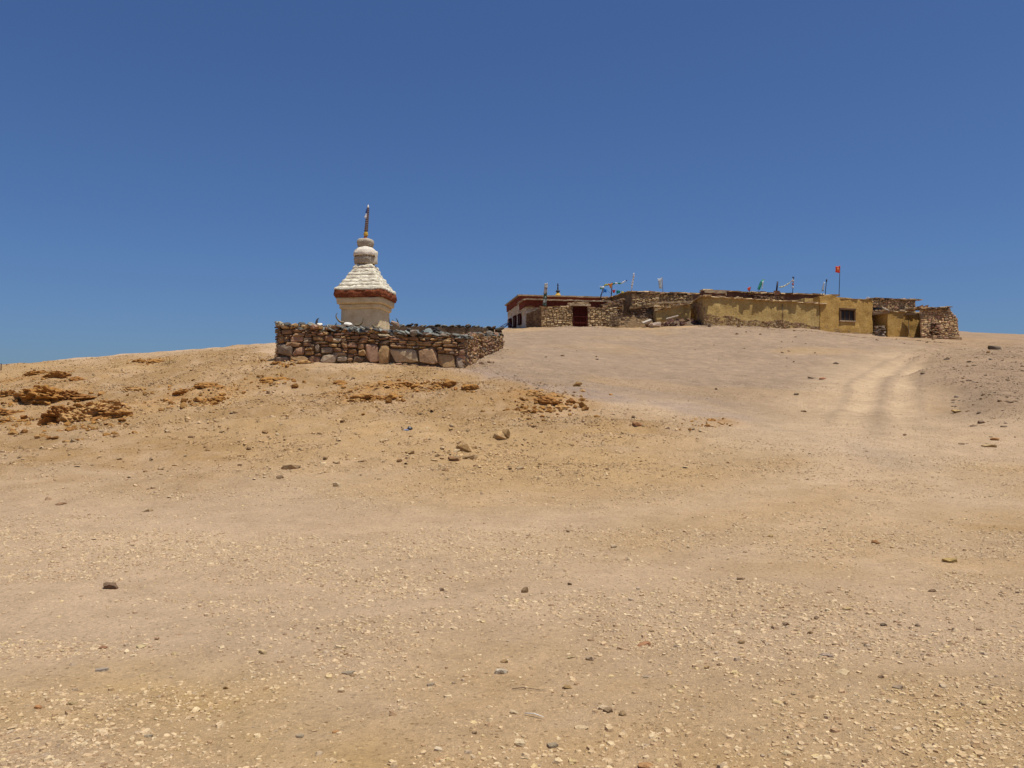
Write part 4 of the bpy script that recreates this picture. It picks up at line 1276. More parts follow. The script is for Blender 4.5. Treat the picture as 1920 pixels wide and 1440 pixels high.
def framed_opening(name, parent, c, along, nrm, w, z0, z1, mat_frame, mat_pane, mull=1, fr=.10, proud=.07, sill=None, lintel=None):
    """A window or door: pane set back inside a frame; the pane is the part, its frame and bars are sub-parts."""
    ang = math.atan2(along.y, along.x); h = z1 - z0; zc_ = (z0 + z1) / 2
    pane = box(name, (c.x + nrm.x * .03, c.y + nrm.y * .03, zc_), (w, .12, h), mat_pane, parent, (0, 0, ang))
    def sub(nm, ds, dz, sx, sz, mat, pr=proud, sy=.14):
        q = c + along * ds + nrm * pr
        return box(nm, (q.x, q.y, zc_ + dz), (sx, sy, sz), mat, pane, (0, 0, 0), .008)
    # parent pane is rotated: keep sub-parts in its local frame
    for nm, ds, dz, sx, sz, mt in (('jamb', -w / 2 - fr / 2 + .02, 0, fr, h + .04, mat_frame), ('jamb', w / 2 + fr / 2 - .02, 0, fr, h + .04, mat_frame),
                                   ('head', 0, h / 2 + fr / 2, w + 2 * fr, fr, mat_frame), ('sill', 0, -h / 2 - fr / 2 + .01, w + 2 * fr, fr * .8, sill or mat_frame)):
        o = sub(nm, ds, dz, sx, sz, mt, proud + (.03 if nm in ('head', 'sill') else 0), .16)
        o.location = (ds, -(proud + (.03 if nm in ('head', 'sill') else 0)) + .03, dz)
    for i in range(mull):
        ds = -w / 2 + w * (i + 1) / (mull + 1)
        o = sub('mullion', ds, 0, .05, h, mat_frame, .1, .06); o.location = (ds, -.07, 0)
    return pane


for tt, w, vt, vb, Yd in ((.27, .70, 591, 607, 57.8), (.53, .70, 594, 611, 59.5), (.80, .70, 600, 613, 61.6)):
    c = A + ld * (tt * Lside)
    framed_opening('window', temple, c, -ld, -fd, w, zz(vb, Yd), zz(vt, Yd), M_DOOR, mat_plain('dark_shutter', (.07, .03, .02)), 0, .10)

# roof furniture of the temple
p = g(1046, 553, 58.6); base = Vector((p.x, p.y, zpt + .1))
t = thing('roof_finial', 'small dark spire on a yellow base on the temple roof', 'finial', base)
sc_ = 60 * K / F
loft('finial_base', [(.24, base.z - .05), (.24, base.z + .05), (.14, base.z + .22), (.10, base.z + .3)], (p.x, p.y), 0, M_GOLD, t, .5, 5, .01, .1)
loft('finial_vase', [(.06, base.z + .3), (.18, base.z + .36), (.16, base.z + .44), (.05, base.z + .52)], (p.x, p.y), 0, M_DARK, t, 1., 4, .0, .1)
loft('finial_spike', [(.05, base.z + .5), (.06, base.z + .7), (.03, base.z + .78), (.07, base.z + .86), (.02, base.z + 1.06)], (p.x, p.y), 0, M_DARK, t, 1., 4, .0, .1)

# wrapped pole in front of the temple
p0 = g(1021, 574, 55.6); p1 = g(1024, 532, 55.6)
t = thing('wrapped_pole', 'leaning pole bound in white and dark green cloth before the temple', 'pole', p0)
tube('pole', [p0 - Vector((0, 0, .5)), p1], .035, M_WOOD, t)
ws = [(0, .22, (.10, .13, .10)), (.12, .40, (.40, .38, .32)), (.3, .62, (.07, .11, .08)), (.52, .86, (.38, .31, .27)), (.8, 1.0, (.44, .40, .34))]
for i, (a, b, c) in enumerate(ws):
    qa, qb = p0.lerp(p1, a), p0.lerp(p1, b); w = .15
    for sgn in (0, 1):
        cloth('cloth_wrap', [qb + Vector((-w * .7, -.05 - .05 * sgn, 0)), qb + Vector((w * .7, -.05 - .05 * sgn, .03)), qa + Vector((w * (.5 + .4 * sgn), -.08 - .06 * sgn, 0)), qa + Vector((-w, -.08 - .05 * sgn, .02))], 6, 6, .06, M_CLOTH, t,
              [x * (1 if sgn else .75) for x in c], seed=i * 2 + sgn)

# steel rack at the temple's corner
rb = g(948, 617, 60)
t = thing('steel_rack', 'slanted blue steel ladder frame leaning by the temple corner', 'rack', rb)
ra, rc, rd = g(929, 619, 60), g(949, 606, 60), g(958, 617, 60)
off = Vector((.5, .9, .1))
for s_ in (0, 1):
    tube('rail', [ra + off * s_ * .9, rc + off * s_ * .5], .035, M_STEEL, t, 5)
    tube('leg', [rc + off * s_ * .5, rd + off * s_ * .5], .03, M_STEEL, t, 5)
for f in (.25, .5, .75, 1):
    tube('rung', [ra.lerp(rc, f), ra.lerp(rc, f) + off * .6], .025, M_STEEL, t, 5)
for f in (.35, .7):
    q = ra.lerp(rc, f); tube('strut', [q, Vector((q.x + .1, q.y, g1(q.x, q.y) - .05))], .025, M_STEEL, t, 5)

# ---- courtyard wall with the red door
cw0 = xy(1014, 53); cw1 = xy(1158, 54); cwb = xy(986, 56) + Vector((0.05, -.12, 0))
cwl = (cw1 - cw0).normalized(); cwn = Vector((cwl.y, -cwl.x, 0))
court = thing('courtyard_wall', 'low stone courtyard wall with a dark red door in front of the temple', 'wall', mid([cw0, cw1]))
zct0, zct1 = zz(577.5, 53), zz(577, 54)
dl_, dr_ = xy(1074, 53.4), xy(1101.5, 53.6)
zdb = g1((dl_.x + dr_.x) / 2, (dl_.y + dr_.y) / 2); zdt = zz(573.5, 53.5)
def strip(a, b): return [a - cwn * .03, b - cwn * .03, b - cwn * .5, a - cwn * .5]
dlp = cw0 + cwl * (dl_ - cw0).dot(cwl); drp = cw0 + cwl * (dr_ - cw0).dot(cwl)
for a, b in ((cw0, dlp), (drp, cw1)):
    f = strip(a, b); prism('wall_core', f, lo(f), (zct0 + zct1) / 2 - .02, M_EARTH, court, .16, .04, .4)
    masonry('stonework', court, a, b, zct0, zct1, PAL_PALE, (.14, .40), (.07, .17), 31 + int(a.x), depth=(.02, .10))
    coping('coping', a, b, zct0, zct1, court, PAL_PALE, seed=int(a.x * 3) + 2, over=.10)
f = [cwb, cw0 - cwn * .5 + Vector((-.02, 0, 0)), cw0 - cwn * .5 + cwl * .5, cwb + cwl * .5]
f = [cwb, cw0, cw0 + cwl * .5, cwb + cwl * .5]
prism('return_wall', f, lo(f), [zz(589, 56), zct0 - .02, zct0 - .02, zz(589, 56)], M_EARTH, court, .14, .05, .4)
masonry('return_stonework', court, cwb, cw0, zz(589, 56), zct0, PAL_DARK, (.14, .4), (.07, .16), 33, depth=(.0, .06))  # dark palette: shade of the left-facing return put into the stone colour
dm = (dlp + drp) / 2; dw = (drp - dlp).length
leaf = framed_opening('door', court, dm - cwn * .12, cwl, cwn, dw - .16, zdb - .05, zdt - .04, M_DOOR, M_DOOR, 1, .10, .06)
for i in range(3):
    q = dm + cwn * .02; o = box('batten', (q.x, q.y, zdb + .3 + .45 * i), (dw - .2, .05, .07), M_DOOR, court, (0, 0, math.atan2(cwl.y, cwl.x)))
f = [dlp - cwl * .28 + cwn * .2, drp + cwl * .2 + cwn * .2, drp + cwl * .2 - cwn * .6, dlp - cwl * .28 - cwn * .6]
prism('door_lintel', f, zdt - .02, zdt + .13, M_ROOF, court, .1, .025, .2)
for i in range(12):
    s = -.25 + (dw + .4) * (i + .5) / 12; q = dlp + cwl * s + cwn * rng.uniform(-.3, .12)
    place_rock('lintel_stone', (q.x, q.y, zdt + .13), (rng.uniform(.18, .34), .26, rng.uniform(.07, .16) + .10 * (1 - abs(i - 6) / 6)), [x * .8 for x in rng.choice(PAL_PALE)], WALL_ROCK, court)

# ---- the middle stone house
m0 = xy(1184, 55); m1 = xy(1299, 55.8); mb = xy(1133, 58.8)
mfoot = [m0, m1, m1 + (mb - m0) * 1.3, m0 + (mb - m0) * 1.3]
mh = thing('stone_house', 'tall rough stone house with one side wall in shade at the middle of the hamlet', 'house', mid(mfoot))
zmt = zz(546, 55)
prism('wall', mfoot, lo(mfoot), zmt - .03, M_EARTH, mh, .16, .05, .5)
masonry('stonework', mh, m0, m1, zmt - .22, zmt - .22, PAL_PALE, (.16, .46), (.08, .18), 41, depth=(.03, .12))
masonry('side_stonework', mh, m0 + (mb - m0) * 1.3, m0 + (mb - m0) * .45, zmt - .3, zmt - .3, PAL_DARK, (.16, .4), (.08, .18), 42, depth=(.0, .05))  # side face lies in shade; the darker palette paints that shade in
coping('brush_edge', m0, m1, zmt - .2, zmt - .2, mh, PAL_DARK, (.15, .4), .5, (.06, .14), 8, .14)
coping('roof_edge', m0, m1, zmt - .06, zmt - .06, mh, PAL_PALE, (.3, .7), .5, (.05, .09), 9, .16)
coping('side_roof_edge', m0 + (mb - m0) * 1.3, m0, zmt - .04, zmt - .04, mh, PAL_PALE, (.3, .7), .5, (.05, .09), 10, .12)
prism('roof', inset(mfoot, .2), zmt - .04, zmt + .03, M_ROOF, mh, .3, .02, .5)

# low wall stub between the courtyard and the stone house
s0, s1 = xy(1130, 54.6), xy(1168, 55)
f = [s0, s1, s1 + Vector((0, .6, 0)), s0 + Vector((0, .6, 0))]
stub = thing('low_stone_wall', 'stub of dark stone wall between the courtyard door and the stone house', 'wall', mid(f))
prism('wall_core', f, lo(f), [zz(574, 54.6), zz(563, 55), zz(563, 55), zz(574, 54.6)], M_EARTH, stub, .14, .08, .4)
masonry('stonework', stub, s0, s1, zz(575, 54.6), zz(564, 55), PAL_DARK, (.16, .4), (.09, .18), 45)
for i in range(9):
    q = s0.lerp(s1, i / 8); place_rock('top_stone', (q.x, q.y + .2, zz(574, 54.6) + (zz(563, 55) - zz(574, 54.6)) * i / 8), (.4, .4, .2), [x * .8 for x in rng.choice(PAL_DARK)], WALL_ROCK, stub)

# ---- tumbledown mud lean-to with sloping head
l0, l1 = xy(1231, 52.2), xy(1294, 51.6)
lf = [l0, l1, l1 + Vector((.1, 2.4, 0)), l0 + Vector((.1, 2.4, 0))]
lean_ = thing('mud_lean_to', 'crumbling ochre mud lean-to with a sloping stone head before the stone house', 'lean-to', mid(lf))
prism('wall', lf, lo(lf), [zz(583, 52.2), zz(571, 51.6), zz(568, 51.6), zz(576, 52.2)], M_MUD, lean_, .12, .06, .35)
coping('sloping_coping', l0, l1, zz(582.5, 52.2), zz(571, 51.6), lean_, PAL_PALE, (.2, .5), .5, (.06, .13), 12, .12, 2)
f = [xy(1222, 53.6), xy(1300, 53.2), xy(1300, 54.6), xy(1222, 55)]
prism('shelf_roof', f, zz(569.5, 53.6), zz(566, 53.6), M_ROOF, lean_, .14, .03, .3)
f2 = inset(f, .15); prism('shelf_wall', f2, lo(f2), zz(569, 53.6), M_EARTH, lean_, .15, .05, .4)
masonry('shelf_stonework', lean_, f2[0], f2[1], zz(570, 53.6), zz(570, 53.2), PAL_PALE, (.14, .36), (.07, .15), 47)
q0, q1 = xy(1183, 54.3), xy(1233, 53.6)
f = [q0, q1, q1 + Vector((0, .8, 0)), q0 + Vector((0, .8, 0))]
prism('broken_wall', f, lo(f), zz(579, 54), M_CORE, lean_, .14, .10, .35)
masonry('broken_stonework', lean_, q0, q1, zz(578, 54.3), zz(576, 53.6), PAL_DARK, (.14, .4), (.08, .18), 48, depth=(-.02, .16))
coping('broken_head', q0, q1, zz(579, 54), zz(577, 54), lean_, PAL_PALE, (.2, .5), .6, (.1, .22), 13, .16)

# ---- long ochre house
y0 = xy(1320, 50); y1 = xy(1537, 54); yb = xy(1290, 54.0)
yfoot = [y0, y1, y1 + Vector((-1.2, 4.6, 0)), yb]
long_ = thing('ochre_house', 'long low ochre mud house on a rubble stone footing', 'house', mid(yfoot))
zy0, zy1 = zz(556.5, 50), zz(569.5, 54)
prism('wall', yfoot, lo(yfoot), [zy0, zy1, zy1, zy0], M_MUD, long_, .13, .04, .5)
Ly, zb0, zb1, Hy = face_h(y0, y1, zy0, zy1)
foot_top = lambda s: .80 - .32 * s / Ly + .10 * math.sin(s * 1.1) + .06 * math.sin(s * 2.9 + 1)
stone_face('footing_stonework', y0, y1, zb0, zb1, pack(Ly, foot_top, (.12, .32), (.06, .13), (), .025, 51), long_, [[x * .8 for x in c] for c in PAL_WARM + PAL_PALE], (.0, .05), 51)
coping('roof_edge', y0 - (y1 - y0).normalized() * .1, y1, zy0 - .02, zy1 - .02, long_, PAL_PALE, (.25, .7), .55, (.05, .11), 14, .17)
prism('roof', inset(yfoot, .35), min(zy0, zy1) - .05, [zy0 + .06, zy1 + .06, zy1 + .10, zy0 + .10], M_ROOF, long_, .3, .03, .5)
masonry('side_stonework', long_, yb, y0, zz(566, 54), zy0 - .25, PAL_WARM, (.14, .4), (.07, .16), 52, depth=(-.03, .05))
coping('side_roof_edge', yb, y0, zy0 + .02, zy0, long_, PAL_PALE, (.25, .6), .5, (.06, .12), 15, .14)
for i in range(26):
    s = rng.uniform(0, 1); q = y0.lerp(y1, s) + Vector((-.1, rng.uniform(.05, .5), 0)); w = rng.uniform(.15, .35)
    place_rock('roof_stone', (q.x, q.y, zy0 + (zy1 - zy0) * s + .06), (w, w, w * rng.uniform(.3, .6)), [x * .85 for x in rng.choice(PAL_PALE)], WALL_ROCK, long_)
# drain mark: a wooden spout down the wall
q = y0.lerp(y1, .66); dY = (y1 - y0).normalized(); nY = Vector((dY.y, -dY.x, 0))
q2 = q + nY * .05
tube('drain_pole', [Vector((q2.x, q2.y, zy0 - .1)), Vector((q2.x, q2.y, zy0 - 1.35))], .025, M_WOOD, long_, 5)

# ---- window block
w0 = y1; w1 = xy(1636, 55.2)
wfoot = [w0 + nY * .04, w1, w1 + Vector((-.9, 4.2, 0)), w0 + Vector((-1.2, 4.4, 0))]
wb = thing('window_house', 'ochre mud house block with one dark wooden window and rounded roof edge', 'house', mid(wfoot))
zw = zz(562.5, 55)
prof = lambda s: .20 * np.exp(-((s - .16) / .17) ** 2) + .06 * np.exp(-((s - .45) / .2) ** 2) + .03
Lw = (wfoot[1] - wfoot[0]).length; dW = (wfoot[1] - wfoot[0]).normalized(); nW = Vector((dW.y, -dW.x, 0))
pa, pb = xy(1575, 54.5), xy(1601, 54.8)
sa_, sb_ = (pa - wfoot[0]).dot(dW), (pb - wfoot[0]).dot(dW)
wz0, wz1 = zz(601, 54.6), zz(581.5, 54.6)
prism('wall', wfoot, lo(wfoot), zw, M_MUD2, wb, .10, .035, .5, holes=[(sa_, sb_, wz0, wz1)], topf=prof)
wc = wfoot[0] + dW * (sa_ + sb_) / 2
framed_opening('window', wb, wc - nW * .16, dW, nW, sb_ - sa_ - .02, wz0, wz1, mat_plain('dark_brown_wood', (.11, .055, .02)), M_GLASS, 2, .13, .13, M_ROOF)
stone_face('footing_stonework', w0, w1, g1(w0.x, w0.y) - .1, g1(w1.x, w1.y) - .1, pack(Lw, lambda s: .36 * max(0, 1 - s / 3.0) + .16 + .05 * math.sin(s * 3), (.14, .36), (.06, .13), (), .025, 55), wb, [[x * .75 for x in c] for c in PAL_PALE], (-.02, .06), 55)
coping('roof_edge', wfoot[0] + dW * 1.9, w1, zw + .02, zw + .02, wb, PAL_PALE, (.3, .6), .4, (.02, .05), 16, .05)
prism('roof_hump', [wfoot[0] + Vector((-.9, .6, 0)), wfoot[0] + dW * 2.4 + Vector((0, .5, 0)), wfoot[0] + dW * 2.3 + Vector((-.5, 3, 0)), wfoot[0] + Vector((-1.6, 3, 0))],
      zw - .4, zw + .05, M_MUD, wb, .15, .05, .5)

# ---- recess, stone stack and low ochre annex
a0 = xy(1664, 54.6); a1 = xy(1742, 55.2)
afoot = [a0, a1, a1 + Vector((-.5, 2.6, 0)), a0 + Vector((-.5, 2.6, 0))]
an = thing('ochre_annex', 'low flat roofed ochre mud annex beside the shaded recess', 'annex', mid(afoot))
za0, za1 = zz(584.5, 54.6), zz(588, 55.2)
prism('wall', afoot, lo(afoot), [za0, za1, za1, za0], M_MUD2, an, .10, .025, .4)
rfoot = [w1 + Vector((-.25, .5, 0)), a0 + Vector((.1, -.12, 0)), a0 + Vector((0, 2.5, 0)), w1 + Vector((-.6, 2.5, 0))]
prism('recess_roof', rfoot, [zz(589, 55)] * 4, [zz(586, 55), za0 + .08, za0 + .08, zz(586, 55)], M_ROOF, an, .1, .02, .3)
f = [w1 + Vector((-.5, 1.4, 0)), a0 + Vector((-.2, 1.4, 0)), a0 + Vector((-.2, 1.9, 0)), w1 + Vector((-.5, 1.9, 0))]
prism('recess_wall', f, lo(f), zz(589.5, 55), M_EARTH, an, .15, .03, .4)
coping('roof_edge', a0 - Vector((.1, 0, 0)), a1, za0 + .0, za1 + .0, an, PAL_PALE, (.3, .7), .6, (.05, .09), 17, .14)
prism('roof', inset(afoot, .3), za1 - .1, [za0 + .05, za1 + .05, za1 + .1, za0 + .1], M_ROOF, an, .3, .02, .5)
q = xy(1702, 54.7) ; tube('drain_pole', [Vector((q.x, q.y - .08, zz(589, 54.7))), Vector((q.x + .02, q.y - .10, zz(626, 54.7))), Vector((q.x + .12, q.y - .25, zz(631, 54.5)))], .03, M_WOOD, an, 5)
box('drain_board', Vector((q.x + .15, q.y - .12, zz(589.5, 54.7))), (.7, .3, .07), M_WOOD, an)
# stack of stones in the recess
sp0, sp1 = xy(1641, 54.7), xy(1662, 54.6)
stk = thing('stone_stack', 'knee high stack of flat grey stones blocking the shaded recess', 'stones', mid([sp0, sp1]))
dS = (sp1 - sp0).normalized(); LS = (sp1 - sp0).length; zsb = min(g1(sp0.x, sp0.y), g1(sp1.x, sp1.y)) - .05
for (s, h, w, hh) in pack(LS, zz(611, 54.6) - zsb, (.14, .38), (.07, .13), (), .025, 61):
    if w < .08: continue
    q = sp0 + dS * (s + w / 2)
    link('stone', rng.choice(WALL_ROCK), M_STONE, stk, (q.x, q.y + .15 + rng.uniform(-.05, .05), zsb + h + hh / 2), (rng.uniform(-.1, .1), rng.uniform(-.12, .12), rng.uniform(-.2, .2)), (w * 1.08, .36, hh), shade(rng.choice([lin(176, 160, 140), lin(150, 132, 112), lin(196, 180, 156), lin(130, 110, 90)]), .75, 1.1))

# ---- stone house behind the recess
b0, b1 = xy(1632, 58), xy(1717, 58.4)
bfoot = [b0, b1, b1 + Vector((-.5, 3.5, 0)), b0 + Vector((-.5, 3.5, 0))]
bh = thing('back_stone_house', 'grey brown stone house with dark roof line behind the shaded recess', 'house', mid(bfoot))
zbt = zz(560.5, 58)
prism('wall', bfoot, lo(bfoot), zbt, M_EARTH, bh, .16, .04, .4)
oL = (xy(1637, 58) - b0).length; oR = (xy(1653, 58) - b0).length
zlo = zz(592, 58); kp = lambda S_, H_: ~((S_ > oL) & (S_ < oR) & (H_ > zz(581, 58) - zlo) & (H_ < zz(576.5, 58) - zlo))
masonry('stonework', bh, b0, b1, zbt, zbt, [[x * 1.25 for x in c] for c in PAL_PALE + PAL_WARM], (.14, .36), (.07, .15), 65, keep=kp, zb=(zlo, zlo), depth=(.01, .08))
q = b0 + (b1 - b0).normalized() * (oL + oR) / 2
box('dark_opening', (q.x, q.y - .02, zz(578.7, 58)), (oR - oL, .06, zz(576.5, 58) - zz(581, 58)), mat_plain('opening_shade', (.012, .010, .010)), bh, (0, 0, math.atan2((b1 - b0).y, (b1 - b0).x)))  # near-black panel painted as the shade inside the opening
coping('brush_edge', b0 + Vector((0, 0, 0)), b1, zbt - .06, zbt - .06, bh, PAL_DARK, (.15, .35), .5, (.06, .12), 18, .14)
coping('roof_edge', b0, b1 + (b1 - b0).normalized() * .1, zbt + .04, zbt + .02, bh, PAL_PALE, (.3, .7), .6, (.04, .07), 19, .10)
prism('roof', inset(bfoot, .2), zbt - .05, zbt + .05, M_ROOF, bh, .3, .02, .5)
tube('brace_pole', [g(1655, 577, 57.3), g(1668, 583, 56.9)], .05, M_PALEWOOD, bh, 6)
coping('step_ledge', xy(1690, 57), xy(1735, 56.6), zz(585, 57), zz(577, 56.6), bh, PAL_WARM, (.2, .5), .9, (.1, .2), 20, .1, 2)

# ---- end stone house
e0, e1 = xy(1727, 53.3), xy(1797, 54.1)
ed = (e1 - e0).normalized(); en = Vector((ed.y, -ed.x, 0))
efoot = [e0, e1, e1 - en * 3.4 - ed * .4, e0 - en * 4.2]
eh = thing('end_stone_house', 'battered rubble stone house with rounded corner at the right end of the hamlet', 'house', mid(efoot))
zet0, zet1 = zz(579, 53.3), zz(577, 54.1)
Le = (e1 - e0).length
zeb0, zeb1 = g1(e0.x, e0.y) - .2, g1(e1.x, e1.y) - .2
He = zet1 - zeb1
vd = e0.normalized()
core = [e0 - en * .05 + ed * .05, e1 - ed * .42 - en * .3, e1 + vd * 3.2 - ed * .6, e0 + vd * 4.0 + ed * .15]
prism('wall', core, lo(core), [zet0, zet1, zet1, zet0], M_EARTH, eh, .16, .05, .4)


def edge_keep(S_, H_):
    lim = Le - .02 - .05 * H_ / He - .9 * np.clip((H_ / He - .68) / .32, 0, 1) ** 1.6
    return S_ < lim


est = pack(Le, lambda s: He + .0 * s, (.16, .42), (.09, .19), (), .025, 71, edge_keep)
stone_face('stonework', e0, e1, zeb0, zeb1, est, eh, [[x * 1.3 for x in c] for c in PAL_PALE + PAL_WARM], (.02, .09), 71, .04)
# rounded end: stones on the return face
estr = pack(3.05, He * .72, (.16, .42), (.09, .19), (), .025, 72, lambda S_, H_: S_ > -.1 + 1.1 * np.clip((H_ / He - .62) / .38, 0, 1) ** 1.5)
stone_face('return_stonework', e1 - ed * .02, e1 + vd * 3.1 - ed * .2, zeb1, zeb1, estr, eh, [[x * 1.0 for x in c] for c in PAL_PALE + PAL_WARM], (.02, .11), 72, .05)
corner = [e1 - ed * .9 - en * .1, e1 - ed * .05 - en * .12, e1 - ed * .25 + vd * 3.0, e1 - ed * 1.0 + vd * 3.0]
prism('corner_core', corner, lo(corner), [zet1 - .1, zeb1 + He * .66, zeb1 + He * .66, zet1 - .1], M_CORE, eh, .15, .05, .35)
coping('roof_edge', e0 + ed * .1, e1 - ed * .95, zet0, zet1 + .02, eh, PAL_PALE, (.3, .7), .7, (.04, .07), 22, .1)
coping('brush_edge', e0 + ed * .1, e1 - ed * .9, zet0 - .08, zet1 - .07, eh, PAL_DARK, (.15, .35), .5, (.05, .09), 23, .15)
for i in range(26):   # fallen stones at its foot
    q = e0 + ed * rng.uniform(.1, Le) + en * rng.uniform(.1, .7); w = rng.uniform(.2, .5)
    place_rock('footing_stone', (q.x, q.y, g1(q.x, q.y)), (w, w * .8, w * rng.uniform(.4, .7)), [x * .8 for x in rng.choice(PAL_WARM)], WALL_ROCK, eh, sink=.2)
# buttress of piled stones at the annex corner
bt = thing('stone_pile', 'heap of dark rubble stones against the ochre annex and end house', 'stones', mid([xy(1742, 54), xy(1762, 53)]))
for i in range(60):
    f = rng.random(); h = rng.random() ** 1.4
    q = xy(1738 + 26 * f + rng.uniform(-3, 3), 53.9 - .6 * f - .5 * (1 - h)); w = rng.uniform(.2, .42)
    place_rock('stone', (q.x, q.y, g1(q.x, q.y) + h * (1.35 - .3 * abs(f - .4))), (w, w * .8, w * .5), [x * .8 for x in rng.choice(PAL_DARK + PAL_WARM)], WALL_ROCK, bt, tilt=.4)

# ---- long red-brown house behind the ochre house
h0, h1 = xy(1320, 60), xy(1559, 62)
hfoot = [h0, h1, h1 + Vector((-.5, 4, 0)), h0 + Vector((-.5, 4, 0))]
hh_ = thing('red_brown_house', 'long red brown walled house rising behind the ochre house', 'house', mid(hfoot))
zh0, zh1 = zz(545, 60), zz(554.5, 62)
prism('wall', hfoot, lo(hfoot), [zh0, zh1, zh1, zh0], M_REDMUD, hh_, .16, .05, .5)
coping('roof_edge', h0, h1, zh0, zh1, hh_, PAL_PALE, (.3, .9), .7, (.06, .12), 25, .16)
prism('roof', inset(hfoot, .3), min(zh0, zh1) - .1, [zh0 + .05, zh1 + .05, zh1 + .1, zh0 + .1], M_ROOF, hh_, .3, .03, .5)
f = [xy(1322, 57), xy(1362, 57.3), xy(1362, 59), xy(1322, 59)]
prism('roof_step', f, zz(549, 57), zz(543, 57), M_ROOF, hh_, .15, .04, .3)
prism('step_wall', inset(f, .1), lo(f), zz(549, 57) + .01, M_REDMUD, hh_, .16, .05, .4)
masonry('stonework', hh_, xy(1414, 59.6), xy(1470, 60.1), zz(554, 59.6), zz(555, 60.1), PAL_DARK, (.15, .4), (.07, .15), 67, zb=(zz(568, 59.6), zz(570, 60.1)), depth=(-.02, .08))
f = [xy(1414, 59.8), xy(1470, 60.3), xy(1470, 61.3), xy(1414, 61)]
prism('step_block', f, lo(f), [zz(549.5, 59.8)] * 4, M_REDMUD, hh_, .16, .05, .4)
coping('step_edge', f[0], f[1], zz(550, 59.8), zz(550, 60), hh_, PAL_PALE, (.3, .7), .7, (.08, .12), 26, .12)

# ================================================================== roof poles, flags and cloths
def pole(p0, p1, r, mat, name, label, cat='pole', group=None):
    t = thing(name, label, cat, p0, group); tube('pole', [p0, p1], r, mat, t, 6)
    return t


WHITE, BLUE, GREEN, YEL, RED_, ORG = (.75, .74, .72), (.04, .16, .50), (.05, .26, .17), (.60, .50, .08), (.55, .06, .04), (.70, .25, .03)
Yp = 57.5
Zt = lambda zx, zy, Y=Yp: g(1100 + zx / 12.0, 500 + zy / 12.0, Y)       # points read off the flag cluster
t = thing('prayer_flag_pole', 'leaning dark pole with white and blue prayer flags left of the stone house', 'prayer flags', Zt(305, 800))
tube('pole', [Zt(300, 900), Zt(322, 650), Zt(375, 490)], .05, M_DARK, t, 6)
cloth('flag', [Zt(290, 430), Zt(400, 455), Zt(395, 500), Zt(305, 480)], 6, 4, .05, M_CLOTH, t, WHITE, seed=2)
cloth('flag', [Zt(300, 470), Zt(390, 490), Zt(370, 520), Zt(300, 500)], 6, 4, .05, M_CLOTH, t, GREEN, seed=3)
cloth('flag', [Zt(380, 490), Zt(455, 500), Zt(450, 570), Zt(372, 590)], 6, 6, .06, M_CLOTH, t, (.04, .22, .60), seed=4)
t = thing('prayer_flag_pole', 'upright pole with an orange flag and coloured prayer flags streaming right', 'prayer flags', Zt(545, 700))
tube('pole', [Zt(545, 780), Zt(575, 350)], .04, M_DARK, t, 6)
cloth('flag', [Zt(475, 380), Zt(580, 375), Zt(575, 450), Zt(490, 430)], 6, 5, .06, M_CLOTH, t, ORG, seed=5)
cloth('flag', [Zt(500, 430), Zt(578, 440), Zt(570, 490), Zt(525, 480)], 6, 5, .06, M_CLOTH, t, (.75, .42, .22), seed=6)
cloth('flag', [Zt(400, 400), Zt(480, 385), Zt(480, 425), Zt(380, 445)], 6, 4, .06, M_CLOTH, t, (.45, .42, .05), seed=7)
xs = [(580, 385, GREEN), (640, 375, WHITE), (700, 370, (.06, .30, .14)), (770, 372, WHITE), (830, 345, (.70, .72, .78)), (880, 318, (.06, .10, .28))]
for i, (x, y, c) in enumerate(xs):
    x2, y2 = (xs[i + 1][0], xs[i + 1][1]) if i < len(xs) - 1 else (912, 300)
    cloth('flag', [Zt(x, y - 12), Zt(x2, y2 - 12), Zt(x2 - 4, y2 + 16), Zt(x - 4, y + 26)], 5, 4, .05, M_CLOTH, t, c, seed=10 + i)
for i, (x, y, w, c) in enumerate(((580, 520, 62, RED_), (665, 535, 90, (.02, .24, .20)), (775, 560, 85, YEL))):
    cloth('flag', [Zt(x, y), Zt(x + w, y + 5), Zt(x + w - 8, y + 66), Zt(x + 4, y + 70)], 6, 6, .06, M_CLOTH, t, c, seed=20 + i)
tube('flag_cord', [Zt(455, 530), Zt(545, 610), Zt(575, 520), Zt(665, 535), Zt(860, 565)], .012, M_DARK, t, 4)

t = pole(g(1184, 546, 56), g(1189, 514, 56), .025, M_PALEWOOD, 'cloth_pole', 'thin pole wrapped in white scarves on the stone house corner')
a, b = g(1184, 543, 56), g(1189, 514, 56)
for i in range(5):
    q = a.lerp(b, .1 + .18 * i)
    cloth('scarf', [q + Vector((-.05, -.05, .26)), q + Vector((.05, -.05, .30)), q + Vector((.06, -.07, -.04)), q + Vector((-.05, -.07, -.02))], 4, 5, .03, M_CLOTH, t, (.55, .53, .53), seed=30 + i)
t = pole(g(1243, 548, 57), g(1241.5, 520, 57), .022, M_WOOD, 'cloth_pole', 'thin pole with pale hanging scarf on the stone house roof')
cloth('scarf', [g(1234, 524, 57), g(1240.5, 520.5, 57), g(1241, 541, 57), g(1236, 541, 57)], 5, 8, .05, M_CLOTH, t, (.42, .44, .44), seed=41)
cloth('scarf', [g(1233, 522, 57), g(1237, 523, 57), g(1237, 527, 57), g(1234, 527, 57)], 4, 4, .03, M_CLOTH, t, (.8, .8, .82), seed=42)
t = pole(g(1404, 550, 60.6), g(1408, 537.5, 60.6), .03, M_DARK, 'cloth_pole', 'short post with a red cloth tied on the red brown house')
cloth('scarf', [g(1401, 540, 60.5), g(1407, 538, 60.5), g(1407, 544, 60.5), g(1402, 545, 60.5)], 4, 4, .04, M_CLOTH, t, (.62, .08, .04), seed=43)
